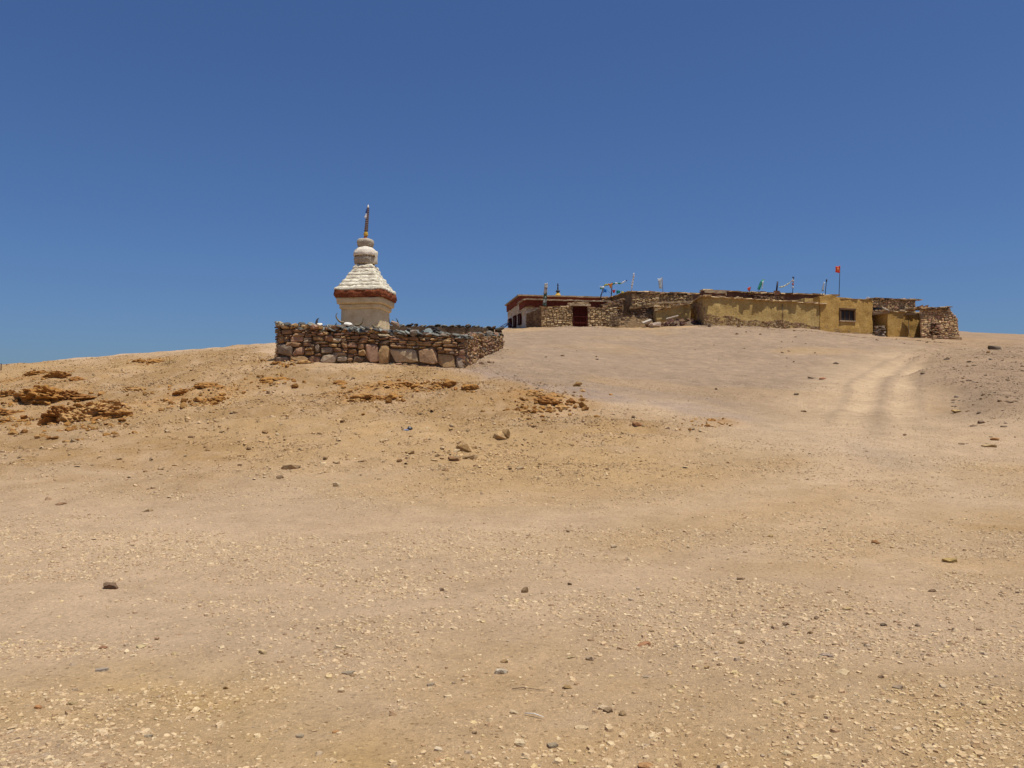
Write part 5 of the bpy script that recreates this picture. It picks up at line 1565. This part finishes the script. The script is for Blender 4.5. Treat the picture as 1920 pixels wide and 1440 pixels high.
t = pole(g(1421, 551, 60.3), g(1425, 530, 60.3), .02, M_WOOD, 'cloth_pole', 'bent pole with a hanging green scarf on the red brown house')
tube('pole_tip', [g(1425, 530, 60.3), g(1430, 524, 60.3), g(1434, 524, 60.3)], .02, M_WOOD, t, 5)
cloth('scarf', [g(1426, 527, 60.2), g(1434, 523, 60.2), g(1424, 544, 60.2), g(1420, 542, 60.2)], 6, 8, .06, M_CLOTH, t, (.05, .30, .22), seed=44)
cloth('scarf', [g(1429, 528, 60.1), g(1432, 526, 60.1), g(1430, 542, 60.1), g(1428, 541, 60.1)], 3, 8, .04, M_CLOTH, t, (.5, .6, .62), seed=45)
cp0 = g(1456, 549, 60)
t = thing('roof_chimney', 'stubby dark post on a small mud block with a pale scarf tied to it', 'chimney', cp0)
prism('chimney_block', [g(1451, 548, 60), g(1462, 548, 60), g(1462, 548, 60.8), g(1451, 548, 60.8)], cp0.z - .2, zz(545, 60), M_REDMUD, t, .12, .02, .2)
tube('post', [g(1456, 546, 60.3), g(1458, 528, 60.3)], .07, M_DARK, t, 7)
ca_ = [(1461, 538), (1468, 537.5), (1475, 534), (1481, 530), (1487, 523)]
for i in range(4):
    (xa, ya), (xb, yb_) = ca_[i], ca_[i + 1]
    cloth('pale_scarf', [g(xa, ya - 1.2, 60.2), g(xb, yb_ - 1, 60.2), g(xb, yb_ + 1.2, 60.2), g(xa, ya + 1.6, 60.2)], 5, 3, .03, M_CLOTH, t, (.62, .62, .40) if i < 3 else (.45, .50, .56), seed=50 + i)
t = pole(g(1486, 551, 60.4), g(1488, 519, 60.4), .025, M_DARK, 'cloth_pole', 'thin pole with knotted cloths holding the far end of the pale scarf')
for i, v in enumerate((521, 527, 533, 539)):
    q = g(1487.5 - (v - 521) * .05, v, 60.4); cloth('knotted_cloth', [q + Vector((-.10, -.05, .1)), q + Vector((.06, -.05, .1)), q + Vector((.05, -.06, -.1)), q + Vector((-.12, -.06, -.06))], 3, 3, .03, M_CLOTH, t, ((.07, .09, .16), (.4, .35, .35), (.35, .12, .10), (.5, .5, .52))[i], seed=60 + i)
t = pole(g(1547, 553, 61.5), g(1550, 524, 61.5), .03, M_DARK, 'cloth_pole', 'dark thin pole with faded scarf at the right end of the red brown roof')
tube('pole_head', [g(1549.6, 528, 61.5), g(1550, 523.5, 61.5)], .06, M_DARK, t, 6)
cloth('scarf', [g(1544, 530, 61.5), g(1547, 528, 61.5), g(1544, 546, 61.5), g(1540.5, 546, 61.5)], 4, 8, .05, M_CLOTH, t, (.42, .46, .50), seed=70)
t = pole(g(1573, 560, 57.5), g(1575, 499, 57.5), .025, M_DARK, 'flag_pole', 'tall thin pole flying a small red flag above the ochre house', 'flag')
cloth('flag', [g(1567, 500, 57.5), g(1575, 498.5, 57.5), g(1574.6, 511.5, 57.5), g(1566, 511, 57.5)], 8, 8, .05, M_CLOTH, t, (.62, .07, .035), seed=71)
cloth('flag_emblem', [g(1569.5, 502.5, 57.4), g(1572.5, 502, 57.4), g(1572.5, 507, 57.4), g(1570, 507.5, 57.4)], 4, 4, .03, M_CLOTH, t, (.70, .30, .12), seed=71)

for u, v, w in ((1616, 560, .22), (1626, 558.5, .24)):
    pass
q = g(1627, 561, 56.5); o = place_rock('roof_block', q, (.25, .3, .22), lin(205, 200, 196), WALL_ROCK); tag(o, 'white block on the roof edge right of the window house', 'stone')

# ================================================================== heaps in front of the middle houses
def heap(name, label, u0, u1, Y, n, hmax, pal, sizes, cat='rubble', depth=1.2, mound=None):
    p0, p1 = xy(u0, Y), xy(u1, Y); t = thing(name, label, cat, mid([p0, p1])); d = p1 - p0
    if mound is not None:
        # the body of the heap
        L = d.length; ns, nt = 26, 12; P = []
        for j in range(nt + 1):
            for i in range(ns + 1):
                s = i / ns; tt = j / nt; q = p0 + d * s + Vector((0, (tt - .5) * 2 * depth, 0))
                h = hmax * .85 * max(0, math.sin(math.pi * s)) ** .6 * max(0, math.sin(math.pi * tt)) ** .7
                P.append((q.x, q.y, h))
        P = np.array(P); P[:, 2] = P[:, 2] * (1 + .35 * noise2(P[:, 0] / .35, P[:, 1] / .35, 91)) - .12 + gz(P[:, 0], P[:, 1])
        ix = np.arange(len(P)).reshape(nt + 1, ns + 1)
        Fa = np.stack([ix[:-1, :-1], ix[:-1, 1:], ix[1:, 1:], ix[1:, :-1]], -1).reshape(-1, 4)
        org = world_loc(t); link('mound', mesh_np('mound', P - np.array(org), Fa, True), mound, t, org)
    for i in range(n):
        s = rng.random(); q = p0 + d * s + Vector((0, rng.uniform(-depth, depth) * .8, 0)); w = rng.uniform(*sizes)
        h = hmax * math.sin(math.pi * s) ** .6 * max(0, 1 - abs(q.y - p0.y - d.y * s) / depth) * rng.uniform(.55, 1)
        place_rock('stone', (q.x, q.y, g1(q.x, q.y) + h - .06), (w, w * .8, w * rng.uniform(.35, .7)), [x * .8 for x in rng.choice(pal)], WALL_ROCK, t, tilt=.4)
    return t


hp = heap('brush_heap', 'brown heap of earth and dry brush beside the courtyard door', 1140, 1235, 53.4, 40, .95, PAL_DARK, (.15, .4), 'heap', 1.0, M_EARTH)
r2 = random.Random(5)
VV, FF = [], []
for i in range(260):
    q = xy(r2.uniform(1145, 1232), 53.4 + r2.uniform(-.7, .4)); z = g1(q.x, q.y) + r2.uniform(.1, .8)
    d = Vector((r2.uniform(-1, 1), r2.uniform(-.4, .2), r2.uniform(-.3, .5))).normalized() * r2.uniform(.25, .7)
    v_, f_ = tube_np([Vector((q.x, q.y, z)), Vector((q.x, q.y, z)) + d], .012, 4); b = len(VV)
    VV += [v - world_loc(hp) for v in v_]; FF += [tuple(b + i_ for i_ in f) for f in f_]
me = bpy.data.meshes.new('twigs'); me.from_pydata([tuple(v) for v in VV], [], FF); me.update()
o = link('twigs', me, M_TWIG, hp, world_loc(hp)); o['kind'] = 'stuff'
heap('rubble_heap', 'purple brown rubble heap at the foot of the ochre house corner', 1240, 1316, 50.9, 60, .55, [lin(120, 88, 74), lin(104, 76, 68), lin(140, 108, 84), lin(92, 70, 62), lin(150, 122, 92)], (.18, .42), 'rubble', .8, M_CORE)
# loose boards and blocks in front
def board(u0, v0, u1, v1, Y, w, th, mat, name, label, cat='board'):
    a, b = g(u0, v0, Y), g(u1, v1, Y); c = (a + b) / 2; d = b - a
    o = box(name, c, (d.length, w, th), mat, None, (0.25, -math.atan2(d.z, math.hypot(d.x, d.y)), math.atan2(d.y, d.x)), .01); tag(o, label, cat)
    return o


board(1205, 606, 1221, 600, 52, .5, .12, M_PALEWOOD, 'pale_slab', 'pale squared slab tilted up in front of the brush heap', 'slab')
board(1249, 598, 1272, 592, 50.2, .12, .08, M_PALEWOOD, 'beam', 'pale timber beam leaning across the rubble heap', 'beam')
for u, v, w, h, c, lab in ((1229, 610.5, 20, 8, (206, 184, 160), 'pinkish white boulder lying before the rubble heap'), (1216, 608.5, 9, 6, (170, 150, 130), 'grey boulder beside the pale tilted slab'),
                           (1222, 614, 8, 4, (120, 80, 50), 'small rust brown stone under the pinkish boulder')):
    q = hit(u, v + h * .4); k = q.y / F; o = place_rock('boulder', q, (w * k, w * k * .8, h * k * 1.3), [x * .85 for x in lin(*c)], WALL_ROCK, rz=.3, tilt=.12, sink=.1); tag(o, lab, 'boulder')
def shrub(u, v, w, h, n, label, mat=M_TWIG, name='dry_shrub'):
    q = hit(u, v); t = thing(name, label, 'shrub', q); r_ = random.Random(int(u)); k = q.y / F; VV, FF = [], []
    for i in range(n):
        a = r_.uniform(0, 6.28); rr = r_.uniform(0, .5) * w * k
        b0_ = q + Vector((math.cos(a) * rr * .4, math.sin(a) * rr * .4, -.03)); tip = q + Vector((math.cos(a) * rr * 1.1, math.sin(a) * rr * 1.1, r_.uniform(.5, 1) * h * k))
        m_ = b0_.lerp(tip, .5) + Vector((r_.uniform(-.05, .05), r_.uniform(-.05, .05), .04))
        v_, f_ = tube_np([b0_, m_, tip], [.008, .006, .003], 4); b = len(VV)
        VV += [x - q for x in v_]; FF += [tuple(b + i_ for i_ in f) for f in f_]
    me = bpy.data.meshes.new('stems'); me.from_pydata([tuple(x) for x in VV], [], FF); me.update()
    o = link('stems', me, mat, t, q); o['kind'] = 'stuff'


shrub(1330, 613, 12, 8, 120, 'grey dry shrub at the foot of the ochre house corner', mat_plain('grey_twig', (.30, .22, .15)))
shrub(318, 688, 34, 18, 26, 'few dry straw stalks on the left skyline slope', M_STRAW)
shrub(215, 690, 26, 12, 14, 'sparse dry grass tuft by the upper left ledge', M_STRAW)

# ================================================================== rock outcrops on the bank
ORANGE = [lin(*c) for c in ((192, 144, 86), (184, 134, 74), (176, 126, 70), (200, 156, 100), (168, 118, 66))]


def outcrop(label, u, v, wpx, hpx, crags, n, seed, sizes=(.08, .28)):
    q = hit(u, v); k = q.y / F; r_ = random.Random(seed)
    t = thing('rock_outcrop', label, 'rocks', q)
    for i, (du, dv, w, h, d) in enumerate(crags):
        c = hit(u + du, v + dv); kk = c.y / F
        me = crag_mesh(seed * 10 + i, w * kk, d, h * kk * 0.85)
        link('rock_mass', me, M_STONE, t, c + Vector((0, .12, -h * kk * .06)), (r_.uniform(-.15, .15), r_.uniform(-.1, .1), r_.uniform(-.3, .3)), (1, 1, 1), [x * .76 for x in r_.choice(ORANGE)])
    for i in range(n):
        c = hit(u + r_.gauss(0, .32) * wpx, v + r_.gauss(.12, .36) * hpx); w = r_.uniform(*sizes) * (1 if r_.random() > .15 else 1.5)
        place_rock('rock', c, (w, w * r_.uniform(.6, 1), w * r_.uniform(.35, .75)), shade(r_.choice(ORANGE), .55, .88, r_), LOOSE_ROCK, t, tilt=.5, r=r_, sink=.32)
    return t


outcrop('large orange rock ledge with deep shadow on the left bank', 150, 772, 150, 60, [(-30, 8, 44, 44, .7), (-8, 10, 36, 36, .6), (22, -2, 60, 46, .8), (-62, -22, 60, 36, .7), (52, -4, 56, 24, .5), (-14, -24, 60, 22, .6), (66, 6, 30, 14, .4), (-92, -26, 40, 18, .5)], 220, 3, (.05, .24))
outcrop('low rust coloured ledge above the large orange one at far left', 95, 704, 90, 14, [(-28, 0, 44, 12, .35), (10, 2, 40, 11, .35), (48, 2, 26, 8, .3)], 60, 4, (.05, .17))
outcrop('orange bedrock patch at the left picture edge', 14, 775, 60, 50, [(-10, 0, 60, 16, .8), (6, -30, 36, 14, .5), (0, 18, 50, 10, .7)], 50, 5, (.05, .2))
outcrop('orange rock cluster right of the large ledge', 370, 740, 100, 34, [(22, -6, 40, 16, .4), (-24, -4, 26, 11, .3), (36, 4, 26, 10, .3)], 130, 6, (.05, .2))
outcrop('jagged orange rock cluster below the enclosure', 690, 738, 95, 26, [(-10, 0, 34, 12, .35), (22, -2, 30, 12, .35), (45, 8, 18, 10, .3)], 120, 7, (.05, .2))
outcrop('orange rock band just under the enclosure wall', 755, 724, 90, 18, [(-25, -3, 30, 11, .35), (10, 0, 32, 13, .35), (35, 5, 26, 10, .3)], 110, 8, (.05, .2))
outcrop('small orange rock clump right of the orange band', 830, 723, 50, 16, [(-8, 0, 24, 11, .3), (14, -2, 16, 9, .3)], 50, 9, (.05, .17))
outcrop('tiny orange rock clump near the grey gravel', 882, 729, 26, 14, [(0, 0, 24, 14, .35)], 12, 10, (.06, .16))
outcrop('orange rock heap at the edge of the grey slope', 1020, 752, 120, 34, [(-22, -6, 34, 13, .35), (6, 2, 34, 12, .35), (30, 6, 26, 10, .3)], 150, 11, (.05, .2))
outcrop('low orange stones in the middle of the slope', 1330, 792, 70, 14, [(4, 0, 16, 6, .2)], 45, 12, (.04, .12))
outcrop('rust ledge with dry stalks on the left skyline', 285, 678, 70, 9, [(-22, 2, 26, 7, .3), (8, -1, 24, 7, .3)], 46, 13, (.05, .15))
outcrop('flat rust rocks at the left foot of the enclosure wall', 535, 682, 70, 10, [(-12, 0, 26, 8, .3), (35, 2, 16, 6, .25)], 50, 14, (.05, .16))
outcrop('scattered orange rocks on the bank below the wall left end', 520, 714, 110, 20, [(-20, 2, 18, 10, .3), (10, -2, 30, 9, .35), (115, 6, 16, 9, .3)], 36, 15, (.06, .2))
outcrop('small rust lump between the two left ledges', 248, 732, 60, 12, [(0, 0, 30, 12, .4)], 20, 16, (.06, .2))

# ================================================================== single stones that stand out
def single(u, v, w, h, c, label, name='stone', cat='stone', meshes=LOOSE_ROCK, rz=0.2, tilt=.12, group=None, sink=.2, deep=.75):
    q = hit(u, v + h * .3); k = q.y / F; dip = max(0.06, (EYE - q.z) / q.y + .1)
    if meshes is SLATE: size = (w * k, min(w * k, h * k / dip * .8), .018)
    else: size = (w * k * 1.1, w * k * deep, max(.5 * h, h * 1.15 - w * deep * dip * .6) * k * 1.15)
    gt = ground_tint(np.array([q.x]), np.array([q.y]))[0]
    o = place_rock(name, q, size, [.72 * x * .7 + .3 * g_ * .9 for x, g_ in zip(lin(*c), gt)], meshes, None, rz + rng.uniform(-.3, .3), tilt, sink + .1)
    return tag(o, label, cat, group)


S = single
S(208, 1097, 32, 15, (84, 54, 36), 'dark brown rock alone on the pale gravel at lower left')
S(984, 1106, 17, 14, (128, 100, 60), 'olive brown rounded stone near the picture centre')
S(1068, 1095, 8, 6, (110, 84, 62), 'small dark pebble right of the olive brown stone')
S(829, 1106, 10, 8, (140, 114, 90), 'small squared brown stone left of the olive brown stone')
S(1207, 1206, 34, 11, (170, 108, 66), 'long rusty orange stone on the gravel right of centre')
S(1640, 1015, 21, 11, (150, 96, 44), 'orange brown stone on the sandy slope at right')
S(1672, 1025, 13, 6, (200, 168, 120), 'pale flat stone beside the orange brown stone')
S(1783, 1050, 32, 11, (190, 160, 92), 'yellowish ragged rock on the slope at far right', deep=.5)
S(1748, 1107, 14, 8, (108, 80, 60), 'small dark brown stone below the yellowish rock')
S(1141, 1331, 20, 12, (124, 100, 74), 'dark brown stone, left one of a close pair')
S(1167, 1337, 19, 12, (140, 112, 74), 'upright brown stone, right one of a close pair')
S(1131, 1325, 18, 11, (216, 190, 150), 'pale stone touching the dark pair on its left')
S(653, 1261, 28, 8, (158, 144, 122), 'largest blue grey slate lying flat in the foreground', 'slate', 'slate', SLATE, .4, .03, 'grey slates in the foreground', .3, 1.4)
S(808, 1283, 20, 6, (164, 150, 128), 'small blue grey slate right of the largest one', 'slate', 'slate', SLATE, .4, .03, 'grey slates in the foreground', .3, 1.4)
S(278, 1380, 18, 6, (168, 154, 130), 'pale grey slate in the sandy lower left corner', 'slate', 'slate', SLATE, .4, .03, 'grey slates in the foreground', .3, 1.4)
S(562, 1380, 20, 8, (162, 148, 124), 'grey slate left of the foreground centre', 'slate', 'slate', SLATE, .4, .03, 'grey slates in the foreground', .3, 1.4)
S(1035, 1397, 26, 12, (160, 146, 122), 'grey slab stone near the lower edge', 'slate', 'slate', SLATE, .4, .03, 'grey slates in the foreground', .3, 1.4)
S(190, 1255, 26, 8, (162, 152, 140), 'grey slate patch at left among yellow chips', 'slate', 'slate', SLATE, .4, .03, 'grey slates in the foreground', .3, 1.4)
S(1210, 1432, 34, 16, (206, 150, 96), 'orange edged pale stone cut by the lower picture edge')
S(975, 1393, 24, 16, (220, 196, 154), 'large cream stone in the foreground right of centre')
S(940, 1259, 22, 12, (224, 208, 180), 'whitish stone in the middle foreground')
S(1063, 1287, 22, 10, (168, 132, 78), 'yellow brown wedge stone in the middle foreground')
S(946, 1241, 16, 7, (150, 118, 66), 'brown flat stone above the whitish stone')
S(194, 1214, 17, 6, (150, 88, 52), 'reddish brown chip on the left gravel')
S(72, 1325, 15, 8, (184, 116, 60), 'orange brown chip at the lower left edge')
S(33, 1385, 12, 9, (136, 112, 86), 'grey brown knob at the lower left edge')
S(133, 1319, 14, 9, (182, 158, 110), 'pale angular stone near the lower left edge')
S(423, 1290, 11, 8, (150, 118, 70), 'brown pebble in the left foreground')
S(629, 1372, 14, 7, (186, 128, 70), 'orange pebble at the lower foreground')
S(493, 1222, 16, 11, (206, 180, 130), 'cream stone in the left gravel patch')
S(822, 1404, 18, 10, (220, 200, 166), 'white cream stone at the bottom, upper of two')
S(824, 1422, 18, 9, (206, 158, 112), 'pinkish stone at the bottom, lower of two')
S(890, 1373, 12, 7, (126, 100, 74), 'dark pebble at the bottom right of the cream pair')
S(1090, 1362, 26, 11, (222, 194, 150), 'cream angular slab beside the white stick')
S(1255, 1260, 14, 8, (206, 170, 104), 'yellow stone right of the rusty orange stone')
S(1105, 1236, 16, 10, (170, 148, 120), 'grey brown stone with a pale chip')
S(1390, 1203, 15, 9, (156, 124, 80), 'brown rounded pebble on the right gravel')
S(1325, 1250, 13, 7, (164, 130, 84), 'tan pebble left of the purple grey slate')
S(1550, 1229, 22, 10, (162, 144, 132), 'purple grey slate on the right gravel')
S(1580, 1256, 30, 11, (212, 186, 142), 'long cream slab right of the purple slate')
S(1652, 1269, 12, 7, (112, 84, 64), 'dark pebble right of the long cream slab')
S(1683, 1286, 22, 9, (160, 140, 120), 'grey ragged stone at right foreground')
S(1833, 1398, 28, 11, (190, 152, 108), 'tan stone casting shadow at lower right')
S(1848, 1315, 28, 13, (214, 184, 132), 'big cream stone at the right edge')
S(1872, 1306, 22, 8, (222, 190, 130), 'flat cream flake on the big cream stone')
S(1590, 1140, 22, 8, (196, 164, 112), 'tan flat stone on the right slope')
S(1530, 1158, 10, 8, (120, 98, 76), 'dark small stone in a group on the right slope')
S(1474, 1170, 13, 8, (118, 92, 70), 'dark rounded pebble left of the group on the right slope')
S(1657, 1171, 12, 8, (112, 96, 82), 'dark grey pebble right of the group')
S(1720, 1172, 11, 7, (146, 124, 100), 'brown pebble near the right slope edge')
S(1519, 1186, 11, 7, (140, 108, 64), 'mustard brown pebble on the right gravel')
S(1388, 1086, 16, 7, (140, 114, 86), 'brown stone on the upper right gravel')
S(1445, 1005, 11, 7, (206, 172, 112), 'yellow pebble on the sandy slope')
S(1068, 994, 14, 7, (176, 146, 110), 'tan pebble on the smooth sand at centre')
S(1150, 1025, 13, 7, (190, 166, 132), 'grey tan pebble on the smooth sand right of centre')
S(936, 812, 30, 20, (206, 168, 118), 'big pointed tan boulder on the bank')
S(948, 808, 20, 22, (150, 116, 74), 'shaded brown slab behind the pointed tan boulder', rz=.8)
S(868, 842, 30, 16, (168, 130, 82), 'tilted slab heap, upper slab', tilt=.4)
S(852, 858, 28, 10, (150, 108, 72), 'dark slab at the foot of the tilted slab', tilt=.3)
S(880, 856, 32, 10, (180, 146, 104), 'long pale slab right of the tilted slab', tilt=.25)
S(546, 875, 30, 12, (196, 164, 120), 'pale split stone on the left bank')
S(631, 909, 14, 10, (214, 190, 150), 'cream stone on the lower bank')
S(525, 896, 14, 8, (134, 108, 80), 'dark stone on the lower bank')
S(770, 845, 22, 8, (190, 154, 104), 'pale long stone on the bank centre')
S(749, 861, 11, 8, (150, 110, 72), 'small brown block on the bank centre')
S(975, 875, 18, 9, (206, 180, 140), 'cream stone right of the slabs')
S(1187, 779, 8, 6, (70, 50, 40), 'very dark small stone at the edge of the grey slope')
S(1195, 795, 22, 8, (186, 130, 90), 'pinkish orange stone below the very dark one')
S(905, 681, 18, 6, (170, 140, 110), 'flat stone, left of two by the wall corner')
S(919, 679, 14, 7, (196, 164, 130), 'pale flat stone, right of two by the wall corner')
S(1865, 654, 22, 9, (112, 104, 92), 'dark grey boulder on the right skyline rise', meshes=WALL_ROCK)
S(1853, 659, 7, 6, (150, 108, 60), 'orange brown stone just left of the dark grey boulder')
S(1730, 704, 9, 4, (104, 86, 70), 'lone dark stone right of the wheel track')
S(1542, 709, 14, 4, (186, 112, 70), 'orange red flake left of the wheel track')
S(1522, 707, 16, 4, (150, 126, 100), 'grey flat stone beside the orange red flake')
S(1493, 739, 12, 5, (110, 92, 76), 'dark stone left of the wheel track')
S(1507, 772, 10, 4, (130, 100, 66), 'brown stone at the lower left of the wheel track')
S(1696, 813, 7, 4, (120, 84, 50), 'small brown stone between the wheel ruts')
S(1327, 747, 8, 3, (220, 204, 180), 'white chip on the grey slope')
S(1343, 730, 5, 4, (80, 60, 48), 'tiny black stone on the grey slope')
S(1855, 835, 26, 7, (196, 166, 110), 'yellowish flat rocks at the right edge')
S(1864, 820, 15, 6, (186, 128, 66), 'orange stone at the right edge of the slope')
S(1795, 775, 20, 6, (200, 166, 104), 'yellow stone on the right rise')
S(1840, 791, 14, 7, (120, 100, 84), 'dark stone heap on the right rise')
S(467, 842, 12, 6, (110, 84, 58), 'dark brown stone on the left bank')
S(225, 859, 14, 5, (200, 170, 126), 'pale flake on the left lower bank')
S(115, 944, 20, 6, (140, 96, 62), 'brown stick-like stone at the left')
S(275, 956, 24, 8, (196, 166, 124), 'tan flat stone on the left sand')

# look-alikes lying about in numbers: told apart by colour, patch and order
ORD = ['leftmost such'] + [w + ' such from left' for w in 'second third fourth fifth sixth seventh eighth ninth tenth eleventh twelfth thirteenth fourteenth'.split()]


def many(areas, wr, pal, group, flat=(.3, .6), seed=1):
    r_ = random.Random(seed)
    for n, (u0, v0, u1, v1), where in areas:
        spots = {}
        for _ in range(n):
            spots.setdefault(r_.choice(sorted(pal)), []).append((r_.uniform(u0, u1), r_.uniform(v0, v1)))
        for word, lst in spots.items():
            for i, (u, v) in enumerate(sorted(lst)):
                q = hit(u, v); k = q.y / F; w = (wr[0] + (wr[1] - wr[0]) * r_.random() ** 2.2) * k
                o = place_rock('stone', q, (w, w * r_.uniform(.55, .95), w * r_.uniform(*flat)), shade([.7 * x + .3 * g_ for x, g_ in zip(lin(*pal[word]), ground_tint(np.array([q.x]), np.array([q.y]))[0])], .68, .86, r_), LOOSE_ROCK, tilt=.25, r=r_, sink=.36)
                tag(o, 'small %s stone %s%s' % (word, where, ', %s' % ORD[i] if len(lst) > 1 else ''), 'stone', group)


many([(14, (1770, 672, 1850, 720), 'high on the right rise by the track'), (14, (1850, 665, 1920, 720), 'high at the right edge of the rise'),
      (16, (1780, 722, 1850, 775), 'midway on the right rise by the track'), (14, (1850, 720, 1920, 780), 'midway at the right edge of the rise'),
      (12, (1800, 780, 1915, 850), 'low on the right rise')], (6, 15),
     {'dark brown': (112, 90, 72), 'brown': (140, 114, 88), 'tan': (172, 142, 106), 'grey': (128, 114, 100), 'rust': (170, 128, 78)}, 'stones on the right rise', (.22, .42), 1)
many([(18, (200, 785, 400, 890), 'on the left part of the bank'), (18, (400, 765, 560, 890), 'on the bank below the wall left end'), (18, (560, 775, 740, 890), 'on the bank below the stupa'),
      (18, (740, 785, 880, 885), 'on the bank by the tilted slabs'), (14, (880, 780, 1080, 880), 'on the bank right of the pointed boulder')], (8, 18),
     {'tan': (180, 144, 100), 'pale tan': (206, 174, 130), 'brown': (150, 114, 76), 'dark brown': (122, 92, 64), 'cream': (212, 186, 146)}, 'stones on the bank', seed=2)
many([(10, (40, 1180, 420, 1440), 'in the left foreground gravel'), (10, (420, 1180, 800, 1440), 'in the foreground gravel left of centre'), (10, (860, 1170, 1280, 1440), 'in the foreground gravel right of centre'),
      (10, (1280, 1110, 1900, 1440), 'in the right foreground gravel')], (10, 22),
     {'cream': (222, 196, 154), 'pale tan': (212, 182, 140), 'tan': (196, 160, 116), 'brown': (158, 124, 88), 'buff': (216, 192, 140)}, 'loose foreground stones', (.25, .45), 3)
many([(8, (1440, 650, 1600, 690), 'on the grey slope left of the track'), (8, (1000, 655, 1120, 690), 'on the grey slope right of the enclosure'), (8, (1300, 625, 1540, 660), 'on the grey slope below the ochre house')], (4, 9),
     {'dark': (104, 86, 70), 'brown': (136, 110, 84), 'grey': (150, 132, 112)}, 'stones on the grey slope', seed=4)
many([(8, (1640, 632, 1790, 644), 'at the foot of the ochre annex'), (7, (1340, 613, 1620, 632), 'at the foot of the ochre house')], (6, 13),
     {'pale': (196, 168, 130), 'brown': (150, 118, 84), 'tan': (178, 146, 108)}, 'fallen stones by the walls', seed=5)

# bits and pieces
q = hit(767, 806); k = q.y / F
t = thing('litter', 'crumpled black and blue scrap of rubbish on the bank', 'litter', q)
link('dark_scrap', hull_rock(77, 12, 1, .9, .3), mat_plain('black_plastic', (.02, .02, .025), .35, .5), t, q + Vector((.03, 0, .06)), (.3, .2, .4), (.19, .14, .13))
link('blue_scrap', hull_rock(78, 12, 1, .9, .3), mat_plain('blue_plastic', (.25, .30, .45), .35, .5), t, q + Vector((-.06, -.03, .03)), (.1, .3, .2), (.13, .10, .07))
q0, q1 = hit(984, 1342), hit(1020, 1349)
o = tube('stick', [q0 + Vector((0, 0, .012)), q0.lerp(q1, .5) + Vector((0, 0, .02)), q1 + Vector((0, 0, .012))], [.003, .0035, .002], M_BONE, None, 6); tag(o, 'thin white stick lying in the foreground gravel', 'stick')
q0, q1 = hit(960, 1295), hit(1014, 1296)
o = tube('stick', [q0 + Vector((0, 0, .008)), q0.lerp(q1, .4) + Vector((0, .01, .015)), q1 + Vector((0, 0, .008))], [.0025, .003, .0015], M_TWIG, None, 6); tag(o, 'thin dark twig lying above the white stick', 'stick')
q = hit(2, 690); q = Vector((q.x, q.y, g1(q.x, q.y)))
o = tube('post', [q, q + Vector((0, 0, .32))], .02, M_DARK, None, 6); tag(o, 'tiny dark post on the skyline at the left picture edge', 'post')
